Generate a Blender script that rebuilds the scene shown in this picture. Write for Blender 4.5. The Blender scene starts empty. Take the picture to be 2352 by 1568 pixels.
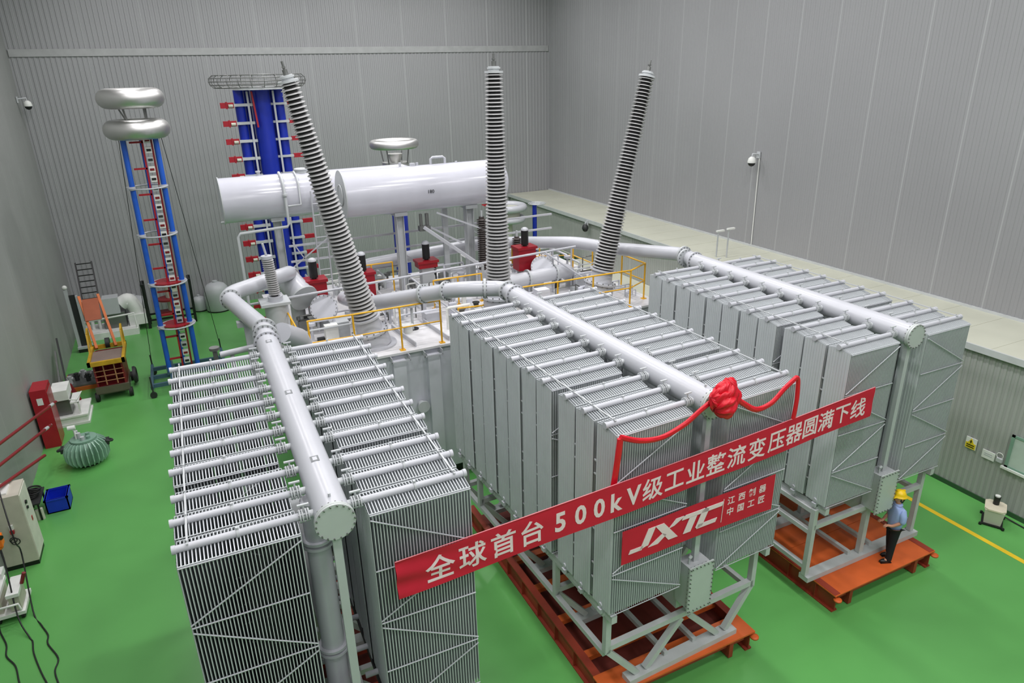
import bpy, math, random
from mathutils import Vector, Matrix
random.seed(7)
S = bpy.context.scene
COL = S.collection
PI = math.pi
V = Vector

# ------------------------------------------------------------------ camera
F_PX = 1581.13
YAW, PITCH, ROLL, CAM_H = 0.4455, 0.3750, -0.0232, 11.0236
fw = V((math.sin(YAW)*math.cos(PITCH), math.cos(YAW)*math.cos(PITCH), -math.sin(PITCH)))
rt = V((math.cos(YAW), -math.sin(YAW), 0)); up = rt.cross(fw)
r2 = rt*math.cos(ROLL) + up*math.sin(ROLL); u2 = up*math.cos(ROLL) - rt*math.sin(ROLL)
cam = bpy.data.cameras.new('camera'); cam.sensor_width = 36; cam.lens = F_PX/2352*36
cam.clip_start = .1; cam.clip_end = 200
co = bpy.data.objects.new('camera', cam); COL.objects.link(co)
M3 = Matrix((r2, u2, -fw)).transposed()
co.matrix_world = Matrix.Translation((0, 0, CAM_H)) @ M3.to_4x4()
S.camera = co
# ------------------------------------------------------------------ world, lamps, exposure
w = bpy.data.worlds.new('world'); S.world = w; w.use_nodes = True
w.node_tree.nodes['Background'].inputs[0].default_value = (.8, .85, .9, 1)
w.node_tree.nodes['Background'].inputs[1].default_value = .3
LAMP = .95
def lamp(x, y, p, sx=1.0, sy=1.0):
    l = bpy.data.lights.new('high_bay_lamp', 'AREA'); l.shape = 'RECTANGLE'; l.size = sx; l.size_y = sy
    l.energy = p; l.spread = math.radians(175); l.color = (1, .975, .99)
    o = bpy.data.objects.new('high_bay_lamp', l); o.location = (x, y, 16.9); COL.objects.link(o)
for y, k in ((-19, .5), (-14, .6), (-9, .7), (-4, .8), (2, .95), (8, 1.0), (14, 1.1), (20, 1.1), (26, 1.1), (32.5, 1.0)):
    for ix, x in enumerate((-1, 4.5, 10, 15.5)):
        lamp(x, y, (200, 235, 250, 215)[ix]*LAMP*k, 1.0, 1.0)
S.view_settings.view_transform = 'Standard'; S.view_settings.look = 'None'
S.view_settings.gamma = 1; S.view_settings.use_curve_mapping = False
S.view_settings.exposure = 0.25

# ------------------------------------------------------------------ materials
def lin(c):
    return tuple(((v/255+.055)/1.055)**2.4 if v/255 > .04045 else v/255/12.92 for v in c)
def mat(name, rgb, rough=.5, metal=0., var=.08, scale=3., bump=0., bscale=20., spec=.5, coat=0.):
    m = bpy.data.materials.new(name); m.use_nodes = True; nt = m.node_tree; b = nt.nodes['Principled BSDF']
    c = lin(rgb)
    tc = nt.nodes.new('ShaderNodeTexCoord')
    nz = nt.nodes.new('ShaderNodeTexNoise'); nz.inputs['Scale'].default_value = scale; nz.inputs['Detail'].default_value = 5
    nt.links.new(tc.outputs['Object'], nz.inputs['Vector'])
    cr = nt.nodes.new('ShaderNodeValToRGB')
    cr.color_ramp.elements[0].position = .3; cr.color_ramp.elements[1].position = .7
    cr.color_ramp.elements[0].color = (*[v*(1-var) for v in c], 1)
    cr.color_ramp.elements[1].color = (*[min(1, v*(1+var)) for v in c], 1)
    nt.links.new(nz.outputs['Fac'], cr.inputs['Fac']); nt.links.new(cr.outputs['Color'], b.inputs['Base Color'])
    b.inputs['Roughness'].default_value = rough; b.inputs['Metallic'].default_value = metal
    b.inputs['Specular IOR Level'].default_value = spec; b.inputs['Coat Weight'].default_value = coat
    if bump:
        n2 = nt.nodes.new('ShaderNodeTexNoise'); n2.inputs['Scale'].default_value = bscale
        nt.links.new(tc.outputs['Object'], n2.inputs['Vector'])
        bp = nt.nodes.new('ShaderNodeBump'); bp.inputs['Strength'].default_value = bump; bp.inputs['Distance'].default_value = .02
        nt.links.new(n2.outputs['Fac'], bp.inputs['Height']); nt.links.new(bp.outputs['Normal'], b.inputs['Normal'])
    return m
P = mat('light_grey_paint', (184, 188, 190), .38, var=.03)
PW = mat('white_grey_paint', (186, 188, 194), .3, var=.02)
PT = mat('tank_grey_paint', (206, 208, 216), .4, var=.03)
PF = mat('radiator_fin_paint', (192, 197, 200), .42, var=.03)
PG = mat('floor_tinted_grey_paint', (186, 192, 190), .42, var=.03)  # slight green tint paints in the reflection of the green floor
FR = mat('frame_paint', (188, 192, 192), .5, var=.06)
BOLT = mat('zinc_bolts', (120, 122, 120), .4, .6)
DK = mat('dark_steel', (52, 54, 54), .5, .3)
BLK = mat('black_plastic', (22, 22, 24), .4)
RUB = mat('black_rubber', (26, 26, 26), .7)
SHED = mat('grey_silicone_sheds', (178, 178, 178), .45, var=.05)
CORE = mat('dark_insulator_core', (44, 42, 44), .5)
RED = mat('red_paint', (160, 22, 38), .4)
DRED = mat('dark_red_paint', (120, 20, 28), .5)
ORN = mat('orange_red_primer', (212, 98, 42), .5, var=.18, scale=1.2)
SKD = mat('red_oxide_primer', (150, 56, 36), .6, var=.25, scale=1.5)
YEL = mat('yellow_rail_paint', (228, 172, 36), .45)
BLU = mat('blue_insulating_tube', (22, 44, 158), .3)
BLU2 = mat('bright_blue_tube', (34, 92, 196), .35)
ALU = mat('spun_aluminium', (206, 206, 204), .42, 1.0, var=.03)
CRM = mat('cream_sheet', (190, 192, 176), .6, var=.06, scale=.8)
CAB = mat('beige_cabinet_paint', (190, 186, 172), .5)
GRN = mat('pale_green_enamel', (124, 158, 140), .35)
CLOTH = mat('red_banner_cloth', (200, 20, 50), .75, var=.06, bump=.15, bscale=3)
SATIN = mat('red_satin', (214, 14, 40), .4, var=.1, bump=.3, bscale=14)
LET = mat('white_print', (238, 216, 220), .7, var=.02)
ORG = mat('orange_paint', (204, 106, 40), .5)
YDK = mat('worn_yellow_paint', (190, 150, 30), .55, var=.2)
BLC = mat('blue_plastic_crate', (20, 50, 190), .4)
SKIN = mat('skin', (196, 140, 114), .5)
SHIRT = mat('light_blue_shirt', (156, 176, 224), .8, bump=.2)
TROU = mat('black_trousers', (20, 21, 26), .85)
HAT = mat('yellow_helmet', (240, 200, 20), .3)
HAIR = mat('black_hair', (18, 16, 16), .6)
SGY = mat('yellow_sign', (226, 200, 40), .5)
WHT = mat('white_plate', (224, 226, 222), .5)
BRN = mat('brown_timber', (120, 92, 66), .7)
GPAN = mat('dark_green_panel', (60, 92, 66), .6)
BNW = mat('brown_tan_deck', (132, 116, 108), .7)

def wallmat(name, rgb, axis, seam, scol, rough=.5, fine=0.):
    """painted sheet with joint lines every `seam` metres along the axis"""
    m = mat(name, rgb, rough, var=.04, scale=.25)
    nt = m.node_tree; b = nt.nodes['Principled BSDF']; cr = [n for n in nt.nodes if n.type == 'VALTORGB'][0]
    g = nt.nodes.new('ShaderNodeNewGeometry'); sp = nt.nodes.new('ShaderNodeSeparateXYZ')
    nt.links.new(g.outputs['Position'], sp.inputs[0])
    md = nt.nodes.new('ShaderNodeMath'); md.operation = 'PINGPONG'; md.inputs[1].default_value = seam/2
    nt.links.new(sp.outputs[axis], md.inputs[0])
    lt = nt.nodes.new('ShaderNodeMath'); lt.operation = 'LESS_THAN'; lt.inputs[1].default_value = .022
    nt.links.new(md.outputs[0], lt.inputs[0])
    mx = nt.nodes.new('ShaderNodeMix'); mx.data_type = 'RGBA'
    nt.links.new(lt.outputs[0], mx.inputs['Factor']); nt.links.new(cr.outputs['Color'], mx.inputs['A'])
    mx.inputs['B'].default_value = (*lin(scol), 1)
    nt.links.new(mx.outputs['Result'], b.inputs['Base Color'])
    return m
WB = wallmat('back_wall_sheet', (154, 155, 157), 'X', 2.4, (170, 172, 173), .45)
WR = wallmat('right_wall_sheet', (146, 147, 149), 'Y', 1.6, (166, 168, 169), .5)
WL = wallmat('left_wall_sheet', (146, 148, 146), 'Y', 3.0, (156, 158, 155), .5)
WE = wallmat('ledge_wall_sheet', (164, 167, 163), 'Y', 2.5, (174, 178, 173), .5)
CEI = mat('ceiling_sheet', (120, 122, 120), .7)
FLR = mat('green_epoxy', (94, 164, 86), .28, var=.09, scale=.35, spec=.45)

# ------------------------------------------------------------------ mesh builder
ORGN = {}
class MB:
    def __init__(s): s.v = []; s.f = []; s.s = []
    def add(s, vs, fs, smooth=False):
        n = len(s.v); s.v += [tuple(p) for p in vs]
        s.f += [tuple(i+n for i in f) for f in fs]; s.s += [smooth]*len(fs); return s
    def box(s, x, y, z, a, b, c, rz=0., M=None):
        ca, sa = math.cos(rz), math.sin(rz); vs = []
        for k in (-1, 1):
            for i, j in ((-1, -1), (1, -1), (1, 1), (-1, 1)):
                px, py = i*a/2, j*b/2; vs.append(V((x+px*ca-py*sa, y+px*sa+py*ca, z+k*c/2)))
        if M: vs = [M @ p for p in vs]
        return s.add(vs, [(3, 2, 1, 0), (4, 5, 6, 7), (0, 1, 5, 4), (1, 2, 6, 5), (2, 3, 7, 6), (3, 0, 4, 7)])
    def b2(s, x0, x1, y0, y1, z0, z1): return s.box((x0+x1)/2, (y0+y1)/2, (z0+z1)/2, abs(x1-x0), abs(y1-y0), abs(z1-z0))
    def beam(s, p, q, w, h=None):
        h = h or w; p = V(p); q = V(q); d = (q-p).normalized()
        a = d.cross(V((0, 0, 1)));
        if a.length < 1e-3: a = V((1, 0, 0))
        a.normalize(); b = a.cross(d)
        vs = [e + a*i*w/2 + b*j*h/2 for e in (p, q) for i, j in ((-1, -1), (1, -1), (1, 1), (-1, 1))]
        return s.add(vs, [(3, 2, 1, 0), (4, 5, 6, 7), (0, 1, 5, 4), (1, 2, 6, 5), (2, 3, 7, 6), (3, 0, 4, 7)])
    def tube(s, p, q, r, n=14, r2=None, caps=True):
        p = V(p); q = V(q); r2 = r if r2 is None else r2; d = (q-p).normalized()
        a = d.orthogonal().normalized(); b = d.cross(a)
        vs = []
        for e, rr in ((p, r), (q, r2)):
            for i in range(n):
                t = 2*PI*i/n; vs.append(e + a*rr*math.cos(t) + b*rr*math.sin(t))
        s.add(vs, [(i, (i+1) % n, n+(i+1) % n, n+i) for i in range(n)], True)
        if caps: s.add(vs, [tuple(range(n-1, -1, -1)), tuple(range(n, 2*n))])
        return s
    def lathe(s, prof, o=(0, 0, 0), ax=(0, 0, 1), n=24, smooth=True):
        o = V(o); d = V(ax).normalized(); a = d.orthogonal().normalized()
        if abs(d.z) > .99: a = V((1, 0, 0))
        b = d.cross(a); vs = []
        for r, z in prof:
            for i in range(n):
                t = 2*PI*i/n; vs.append(o + d*z + (a*math.cos(t)+b*math.sin(t))*max(r, 1e-4))
        fs = [(k*n+i, k*n+(i+1) % n, (k+1)*n+(i+1) % n, (k+1)*n+i) for k in range(len(prof)-1) for i in range(n)]
        s.add(vs, fs, smooth)
        s.add(vs[:n], [tuple(range(n-1, -1, -1))]); s.add(vs[-n:], [tuple(range(n))])
        return s
    def torus(s, c, R, r, ax=(0, 0, 1), n=32, m=10, sq=1.0):
        c = V(c); d = V(ax).normalized(); a = d.orthogonal().normalized(); b = d.cross(a); vs = []
        for i in range(n):
            t = 2*PI*i/n; e = a*math.cos(t)+b*math.sin(t)
            for j in range(m):
                q = 2*PI*j/m; vs.append(c + e*(R+r*math.cos(q)) + d*r*sq*math.sin(q))
        return s.add(vs, [(i*m+j, ((i+1) % n)*m+j, ((i+1) % n)*m+(j+1) % m, i*m+(j+1) % m) for i in range(n) for j in range(m)], True)
    def path(s, pts, r, n=12, caps=True):
        pts = [V(p) for p in pts]; rings = []; a = None
        rr = r if isinstance(r, (list, tuple)) else [r]*len(pts)
        for k, p in enumerate(pts):
            d = (pts[min(k+1, len(pts)-1)]-pts[max(k-1, 0)]).normalized()
            a = d.orthogonal().normalized() if a is None else (a-d*a.dot(d)).normalized()
            b = d.cross(a)
            rings += [p + (a*math.cos(2*PI*i/n)+b*math.sin(2*PI*i/n))*rr[k] for i in range(n)]
        s.add(rings, [(k*n+i, k*n+(i+1) % n, (k+1)*n+(i+1) % n, (k+1)*n+i) for k in range(len(pts)-1) for i in range(n)], True)
        if caps:
            s.add(rings[:n], [tuple(range(n-1, -1, -1))]); s.add(rings[-n:], [tuple(range(n))])
        return s
    def sphere(s, c, r, n=16, m=9, sx=1, sy=1, sz=1):
        vs = []; c = V(c)
        for k in range(m+1):
            t = PI*k/m
            for i in range(n):
                q = 2*PI*i/n; vs.append(c+V((math.sin(t)*math.cos(q)*r*sx, math.sin(t)*math.sin(q)*r*sy, -math.cos(t)*r*sz)))
        return s.add(vs, [(k*n+i, k*n+(i+1) % n, (k+1)*n+(i+1) % n, (k+1)*n+i) for k in range(m) for i in range(n)], True)
    def prism(s, poly, f0, f1):
        """poly 2D points mapped through f0 and f1 to the two faces"""
        n = len(poly); vs = [f0(*p) for p in poly]+[f1(*p) for p in poly]
        return s.add(vs, [tuple(range(n-1, -1, -1)), tuple(range(n, 2*n))]+[(i, (i+1) % n, n+(i+1) % n, n+i) for i in range(n)])
    def mesh(s, name, m):
        me = bpy.data.meshes.new(name); me.from_pydata(s.v, [], s.f); me.materials.append(m)
        me.polygons.foreach_set('use_smooth', s.s); me.update(); return me
    def build(s, name, m, par=None, **kw):
        if par is not None:
            o0 = ORGN[par.name]; s.v = [(x-o0[0], y-o0[1], z-o0[2]) for x, y, z in s.v]
        o = bpy.data.objects.new(name, s.mesh(name, m)); COL.objects.link(o)
        if par is not None: o.parent = par; ORGN[o.name] = ORGN[par.name]
        else: ORGN[o.name] = (0, 0, 0)
        return tag(o, **kw)
def tag(o, label=None, cat=None, group=None, kind=None):
    if label: o['label'] = label
    if cat: o['category'] = cat
    if group: o['group'] = group
    if kind: o['kind'] = kind
    return o
def thing(name, loc, label, cat, group=None, rz=0., local=False):
    o = bpy.data.objects.new(name, None); COL.objects.link(o); o.location = loc; o.rotation_euler.z = rz
    o.empty_display_size = .2
    ORGN[o.name] = (0, 0, 0) if local else tuple(loc)
    return tag(o, label, cat, group)
def struct(name, mb, m): return mb.build(name, m, kind='structure')
def arc(c, a0, a1, R, ex, ey, n=7):
    c = V(c); ex = V(ex); ey = V(ey)
    return [c+ex*R*math.cos(a0+(a1-a0)*i/n)+ey*R*math.sin(a0+(a1-a0)*i/n) for i in range(n+1)]
def flange(mb, c, ax, r, t=.05, nb=12, bolts=None):
    c = V(c); d = V(ax).normalized(); mb.tube(c-d*t/2, c+d*t/2, r, 28)
    if bolts is not None:
        a = d.orthogonal().normalized(); b = d.cross(a)
        for i in range(nb):
            q = 2*PI*i/nb; p = c+(a*math.cos(q)+b*math.sin(q))*r*.87; bolts.tube(p-d*(t/2+.018), p+d*(t/2+.018), .015, 6)
def corr(p0, dx, dy, length, z0, z1, pitch, depth, nrm):
    """corrugated sheet: p0 (x,y) start, direction, outward normal"""
    mb = MB(); prof = []; t = 0
    while t < length:
        for u, h in ((0, 0), (.42, 0), (.5, 1), (.9, 1), (1, 0)):
            if t+u*pitch <= length: prof.append((t+u*pitch, h*depth))
        t += pitch
    prof.append((length, 0)); vs = []
    for z in (z0, z1):
        for t, h in prof: vs.append((p0[0]+dx*t+nrm[0]*h, p0[1]+dy*t+nrm[1]*h, z))
    n = len(prof); mb.add(vs, [(i, i+1, n+i+1, n+i) for i in range(n-1)])
    return mb

# ------------------------------------------------------------------ the hall
XL, XR, XW, YB, YN, ZC, ZL = -5.30, 17.96, 20.60, 37.44, -22.0, 17.2, 4.19
struct('floor', MB().b2(XL-.3, XW+.3, YN-.3, YB+.3, -.3, 0), FLR)
struct('ceiling', MB().b2(XL-.3, XW+.3, YN-.3, YB+.3, ZC, ZC+.2), CEI)
mb = corr((XL, YB), 1, 0, XW-XL, 0, ZC, .2, .022, (0, -1)); mb.b2(XL-.2, XW+.2, YB+.05, YB+.3, 0, ZC)
struct('wall_back', mb, WB)
mb = corr((XW, YN), 0, 1, YB-YN, ZL-.05, ZC, .2, .012, (-1, 0)); mb.b2(XW+.03, XW+.3, YN, YB, ZL-.05, ZC)
struct('wall_right', mb, WR)
mb = corr((XR, YN), 0, 1, YB-YN-.06, 0, ZL-.16, .15, .02, (-1, 0)); mb.b2(XR+.03, XR+.3, YN, YB-.1, 0, ZL-.16)
struct('wall_right_lower', mb, WE)
struct('wall_left', corr((XL, YN), 0, 1, YB-YN, 0, ZC, 1.5, .006, (1, 0)).b2(XL-.3, XL-.03, YN, YB, 0, ZC), WL)
struct('wall_near', MB().b2(XL, XW, YN-.3, YN, 0, ZC), WR)
mb = MB().b2(XR-.12, XW, YN, YB-.06, ZL-.12, ZL)
y = YN
while y < YB-1.3:
    mb.b2(XR-.12, XW-.03, y, y+.03, ZL, ZL+.006); y += 1.25
struct('trim_1', mb, CRM)
struct('trim_2', MB().b2(XR-.17, XR-.12, YN, YB-.06, ZL-.16, ZL+.01), FR)
struct('trim_3', MB().b2(XW-.06, XW, YN, YB-.06, ZL, ZL+.07), FR)
struct('trim_4', MB().b2(XL+.05, XW-.03, YB-.065, YB-.035, 12.0, 12.3), mat('lap_strip', (166, 168, 168), .5))
struct('baseboard_right', MB().b2(XR-.05, XR-.02, YN, YB-.1, 0, .13), mat('dark_green_skirting', (46, 82, 50), .6))
struct('trim_5', MB().b2(16.33, 16.47, YN, 17, .001, .004), mat('yellow_floor_line', (232, 196, 40), .5))
mb = MB().b2(16.26, XR-.03, 15.0, 29.0, 0, 2.12); struct('trim_6', mb, CRM)
mb = MB().b2(XR-.10, XR-.03, 29.3, 31.2, .5, 2.1).build('green_board', GPAN, label='dark green board with a yellow strip against the wall behind the transformer', cat='board')
MB().b2(XR-.115, XR-.10, 29.72, 29.80, .5, 2.1).build('edge_strip', YEL, mb, label='yellow strip')
MB().beam((XR-.12, 29.2, 2.1), (XR-.12, 31.2, 2.1), .06).build('top_rail', CRM, mb)

# ------------------------------------------------------------------ radiators and their banks
P2, ZT, ZH, ZB = .5635, 5.965, 5.95, 2.449
def radiator_meshes(W, p):
    xin = .42; nf = 34; me = {}
    hw = .256; mb = MB()
    prof = [(-hw, ZB+.03), (-hw, 5.90), (-.07, 5.935), (.07, 5.935), (hw, 5.90), (hw, ZB+.03), (.06, ZB), (-.06, ZB)]
    xs = [xin+(W-xin)*i/(nf-1) for i in range(nf)]
    for i, x in enumerate(xs[1:-1]):
        t = .0062
        mb.prism(prof, lambda y, z, x=x, t=t: (x-t, y, z), lambda y, z, x=x, t=t: (x+t, y, z))
    for x, sgn in ((xs[0], -1), (xs[-1], 1)):        # the two outer fins show their pressed channels
        n = 8; vs = []; cols = []
        for k in range(n):
            a = -hw+.01+(2*hw-.02)*k/n; wd = (2*hw-.02)/n
            for u, h in ((0, 0), (.2, .009), (.8, .009), (1, 0)): cols.append((a+wd*u, h))
        cols = [(-hw, 0)]+cols+[(hw, 0)]
        for z in (ZB+.03, 5.90):
            for y, h in cols: vs.append((x+sgn*(h+.002), y, z))
        m = len(cols); f = [(i, i+1, m+i+1, m+i) for i in range(m-1)]
        mb.add(vs, f); mb.prism(prof, lambda y, z, x=x: (x-.005, y, z), lambda y, z, x=x: (x+.0015, y, z))
    # spacer strips tying the fin edges together
    for y in (-hw, hw): mb.beam((xin, y, 5.895), (W, y, 5.895), .012, .012)
    me['radiator'] = mb.mesh('radiator', PF)
    mb = MB().tube((xin-.05, 0, ZT), (W+.035, 0, ZT), .047, 14); mb.tube((W+.0, 0, ZT), (W+.045, 0, ZT), .055, 14)
    me['top_pipe'] = mb.mesh('top_pipe', PW)
    mb = MB().tube((xin-.2, 0, ZB+.07), (W+.03, 0, ZB+.07), .045, 12); mb.b2(W-.04, W+.05, -.05, .05, ZB-.09, ZB+.0)
    me['bottom_pipe'] = mb.mesh('bottom_pipe', PW)
    mb = MB().tube((.19, 0, ZT), (xin-.04, 0, ZT), .05, 12)
    for x in (.27, .30, .345, .375): mb.tube((x-.008, 0, ZT), (x+.008, 0, ZT), .085, 14)
    for q in range(4):
        a = PI/4+q*PI/2; mb.tube((.255, .068*math.cos(a), ZT+.068*math.sin(a)), (.395, .068*math.cos(a), ZT+.068*math.sin(a)), .01, 6)
    mb.tube((.322, 0, ZT+.05), (.322, 0, ZT+.15), .012, 8); mb.box(.322, 0, ZT+.155, .14, .03, .02)
    me['butterfly_valve'] = mb.mesh('butterfly_valve', P)
    xm = (xin+W)/2
    mb = MB().tube((xm, 0, ZT+.03), (xm, 0, ZT+.085), .02, 8).tube((xm-.015, 0, ZT), (xm+.015, 0, ZT), .058, 12)
    me['vent_plug'] = mb.mesh('vent_plug', P)
    return me
def link(name, mesh, par):
    o = bpy.data.objects.new(name, mesh); COL.objects.link(o)
    if par: o.parent = par
    ORGN[o.name] = (0, 0, 0)
    return o
def bank(x0, y0, th, W, p, gap, legs, label, marks=()):
    root = thing('radiator_bank', (x0, y0, 0), label, 'radiator', rz=th, local=True)
    me = radiator_meshes(W, p); tie = None
    # tie rods on the foremost radiators
    lv = [5.88, 5.02, 4.16, 3.31, 2.47]; mb = MB(); xi, xo, yf = .42, W, -.272
    for z in lv[1:4]: mb.tube((xi, yf, z), (xo, yf, z), .011, 8)
    for (a, b), (xa, xb) in zip(zip(lv[:-1], lv[1:]), ((xi, xo), (xo, xi), (xi, xo), (xo, xi))): mb.tube((xa, yf-.012, a-.06), (xb, yf-.012, b+.05), .011, 8)
    for z in lv[::4]: mb.tube((xi, yf, z), (xo, yf, z), .009, 8)
    tieR = mb.mesh('tie_rods', PW)
    mb = MB(); 
    for z in lv[1:4]: mb.tube((xi, -yf, z), (xo, -yf, z), .011, 8)
    for (a, b), (xa, xb) in zip(zip(lv[:-1], lv[1:]), ((xi, xo), (xo, xi), (xi, xo), (xo, xi))): mb.tube((xa, -yf+.012, a-.06), (xb, -yf+.012, b+.05), .011, 8)
    for z in lv[::4]: mb.tube((xi, -yf, z), (xo, -yf, z), .009, 8)
    tieL = mb.mesh('tie_rods', PW)
    ym = []
    for j in range(11):
        y = j*p+(gap if j >= 3 else 0); ym.append(y)
        for sd in (1, -1):
            r = link('radiator', me['radiator'], root); r.location = (.019*(j % 2)*sd, y, 0); r.rotation_euler.z = 0 if sd > 0 else PI
            for k in ('top_pipe', 'bottom_pipe', 'butterfly_valve', 'vent_plug'): link(k, me[k], r)
            if j == 0: link('tie_rods', tieR if sd > 0 else tieL, r)
            if j == 3:
                t = link('tie_rods', tieR if sd > 0 else tieL, r)
    yE = ym[-1]+.62
    bolts = MB(); hd = MB().tube((0, -.26, ZH), (0, yE, ZH), .224, 32, caps=False)
    flange(hd, (0, yE-.03, ZH), (0, 1, 0), .27, .05, 16, bolts)
    h = hd.build('header_pipe', PW, root)
    for my in marks:
        m2 = MB(); m2.b2(-.055, .055, my-.075, my+.075, ZH+.221, ZH+.226)
        f = m2.build('stencil_mark', mat('grey_stencil', (120, 124, 126), .6) if 'grey_stencil' not in bpy.data.materials else bpy.data.materials['grey_stencil'], h)
        MB().b2(-.03, .03, my-.045, my+.045, ZH+.226, ZH+.229).build('stencil_mark', PW, h)
    c = MB().tube((0, -.30, ZH), (0, -.265, ZH), .25, 36); c.tube((0, -.26, ZH), (0, -.225, ZH), .25, 36)
    cp = c.build('end_cover', PG, root)
    b = MB()
    for i in range(18):
        q = 2*PI*i/18; b.tube((.236*math.cos(q), -.325, ZH+.236*math.sin(q)), (.236*math.cos(q), -.20, ZH+.236*math.sin(q)), .011, 6)
    b.build('cover_bolts', BOLT, cp); bolts.build('flange_bolts', BOLT, h)
    lg = MB(); lg.tube((0, -.05, ZH+.21), (0, -.05, ZH+.27), .018, 8); lg.build('lifting_lug', P, h)
    # bars running along the outer edges
    for sd in (1, -1):
        bb = MB(); x = sd*(W-.13)
        bb.beam((x, -.05, ZT+.058), (x, ym[-1]+.1, ZT+.058), .022, .018)
        for y in ym: bb.tube((x, y, ZT+.03), (x, y, ZT+.09), .012, 6)
        bb.build('edge_bar', P, root)
        sp = MB()
        for k in range(10):
            if k == 2: continue
            yc = (ym[k]+ym[k+1])/2
            for z in (5.2, 4.95, 4.1, 3.9, 3.2, 2.9): sp.b2(sd*(W-.01)-.012, sd*(W-.01)+.012, yc-.03, yc+.03, z-.012, z+.012)
        sp.build('spacer_clips', P, root)
        rl = MB(); rl.b2(sd*(W-.16), sd*(W-.05), -.25, ym[-1]+.25, ZB-.2, ZB-.05)
        for y in ym: rl.b2(sd*(W-.06), sd*(W-.0), y-.05, y+.05, ZB-.16, ZB-.04)
        rl.build('bottom_rail', FR, root)
    # bottom collector duct with its bolted cover
    d = MB().b2(-.2, .2, 0, yE, 1.66, 2.34).b2(-.235, .235, -.34, .02, 1.90, 2.80); dc = d.build('collector_duct', P, root)
    c = MB().b2(-.275, .275, -.365, -.335, 1.86, 2.84); c = c.build('duct_cover', PG, dc)
    b = MB()
    for i in range(11):
        z = 1.89+i*.092
        for x in (-.258, .258): b.tube((x, -.39, z), (x, -.31, z), .011, 6)
    for i in range(6):
        x = -.22+i*.088
        for z in (1.885, 2.815): b.tube((x, -.39, z), (x, -.31, z), .011, 6)
    b.build('cover_bolts', BOLT, dc)
    MB().tube((-.16, -.2, 2.80), (-.16, -.2, 2.95), .02, 8).tube((-.16, -.2, 2.93), (-.12, -.2, 2.97), .035, 8).build('drain_valve', P, dc)
    MB().b2(-.055, .055, -.20, -.12, 2.78, ZH-.2).build('header_post', P, root)
    # frame of square tube
    fr = MB(); xo = 1.78 if legs != 'B' else 1.76; t = .11; zf = .60
    ys = [-.03, 1.66, 3.4, 5.1, ym[-1]]
    for k, y in enumerate(ys):
        for sd in (-1, 1):
            x = sd*(xo if sd < 0 else xo-.09)
            if legs == 'A':
                fr.beam((x, y, ZB-.15), (x, y, 1.42), t, t)
                fr.beam((x, y, 1.46), (sd*1.08, y, zf), t, t)
                fr.beam((sd*.09, y, 1.44), (sd*.88, y, zf), t, t)
            else:
                fr.beam((x, y, ZB-.15), (x, y, zf), t, t)
        if legs == 'B': fr.beam((-.06, y, 1.85), (-.06, y, zf), t+.02, t)
        zc = 1.52 if legs == 'A' else 1.85
        fr.beam((-xo, y, zc), (xo-.09, y, zc), t, t)
        fw_ = 1.27 if legs == 'A' else xo
        fr.b2(-fw_-.04, fw_+.04, y-.13, y+.11, zf-.13, zf-.01)
    for sd in (-1, 1):
        x = sd*(xo if sd < 0 else xo-.09)
        fr.beam((x, 0, 1.36 if legs == 'A' else 1.70), (x, ym[-1], 1.36 if legs == 'A' else 1.70), .1, .1)
        if legs == 'B': fr.beam((x, 0, .80), (x, ym[-1], .80), .1, .1)
        fr.beam((x, 0, ZB-.22), (x, ym[-1], ZB-.22), .1, .1)
        fr.beam((sd*.35, 0, .64), (sd*.35, ym[-1], .64), .09, .09)
    fr.build('support_frame', FR, root)
    return root
b1 = bank(1.0434, 7.5753, -.0151, 1.775, .5635, .1447, 'A', 'radiator bank on the left, nearest the camera, with wide-open dark gaps between its fins', (5.9, 3.3, .95))
b2_ = bank(7.1758, 7.8277, .0341, 1.90, .5745, .1447, 'A', 'middle radiator bank with the red bow tied on its header pipe')
b3 = bank(12.675, 8.261, -.0049, 1.765, .5635, .1447, 'B', 'right radiator bank above the orange deck where the worker stands')
MB().b2(-1.74, -.42, -.2, 6.0, 2.24, 2.30).b2(.42, 1.74, -.2, 6.0, 2.24, 2.30).build('shade_plate', BLK, b1)  # added black sheets below the rows stand in for shade between the fins
# a bare vertical oil pipe inside the left bank
mb = MB().tube((-.16, .5, ZH-.1), (-.16, .5, 2.3), .16, 20)
for z in (5.25, 5.17, 3.4, 3.32): mb.tube((-.16, .5, z-.02), (-.16, .5, z+.02), .21, 20)
mb.build('riser_pipe', PW, b1)

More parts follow.
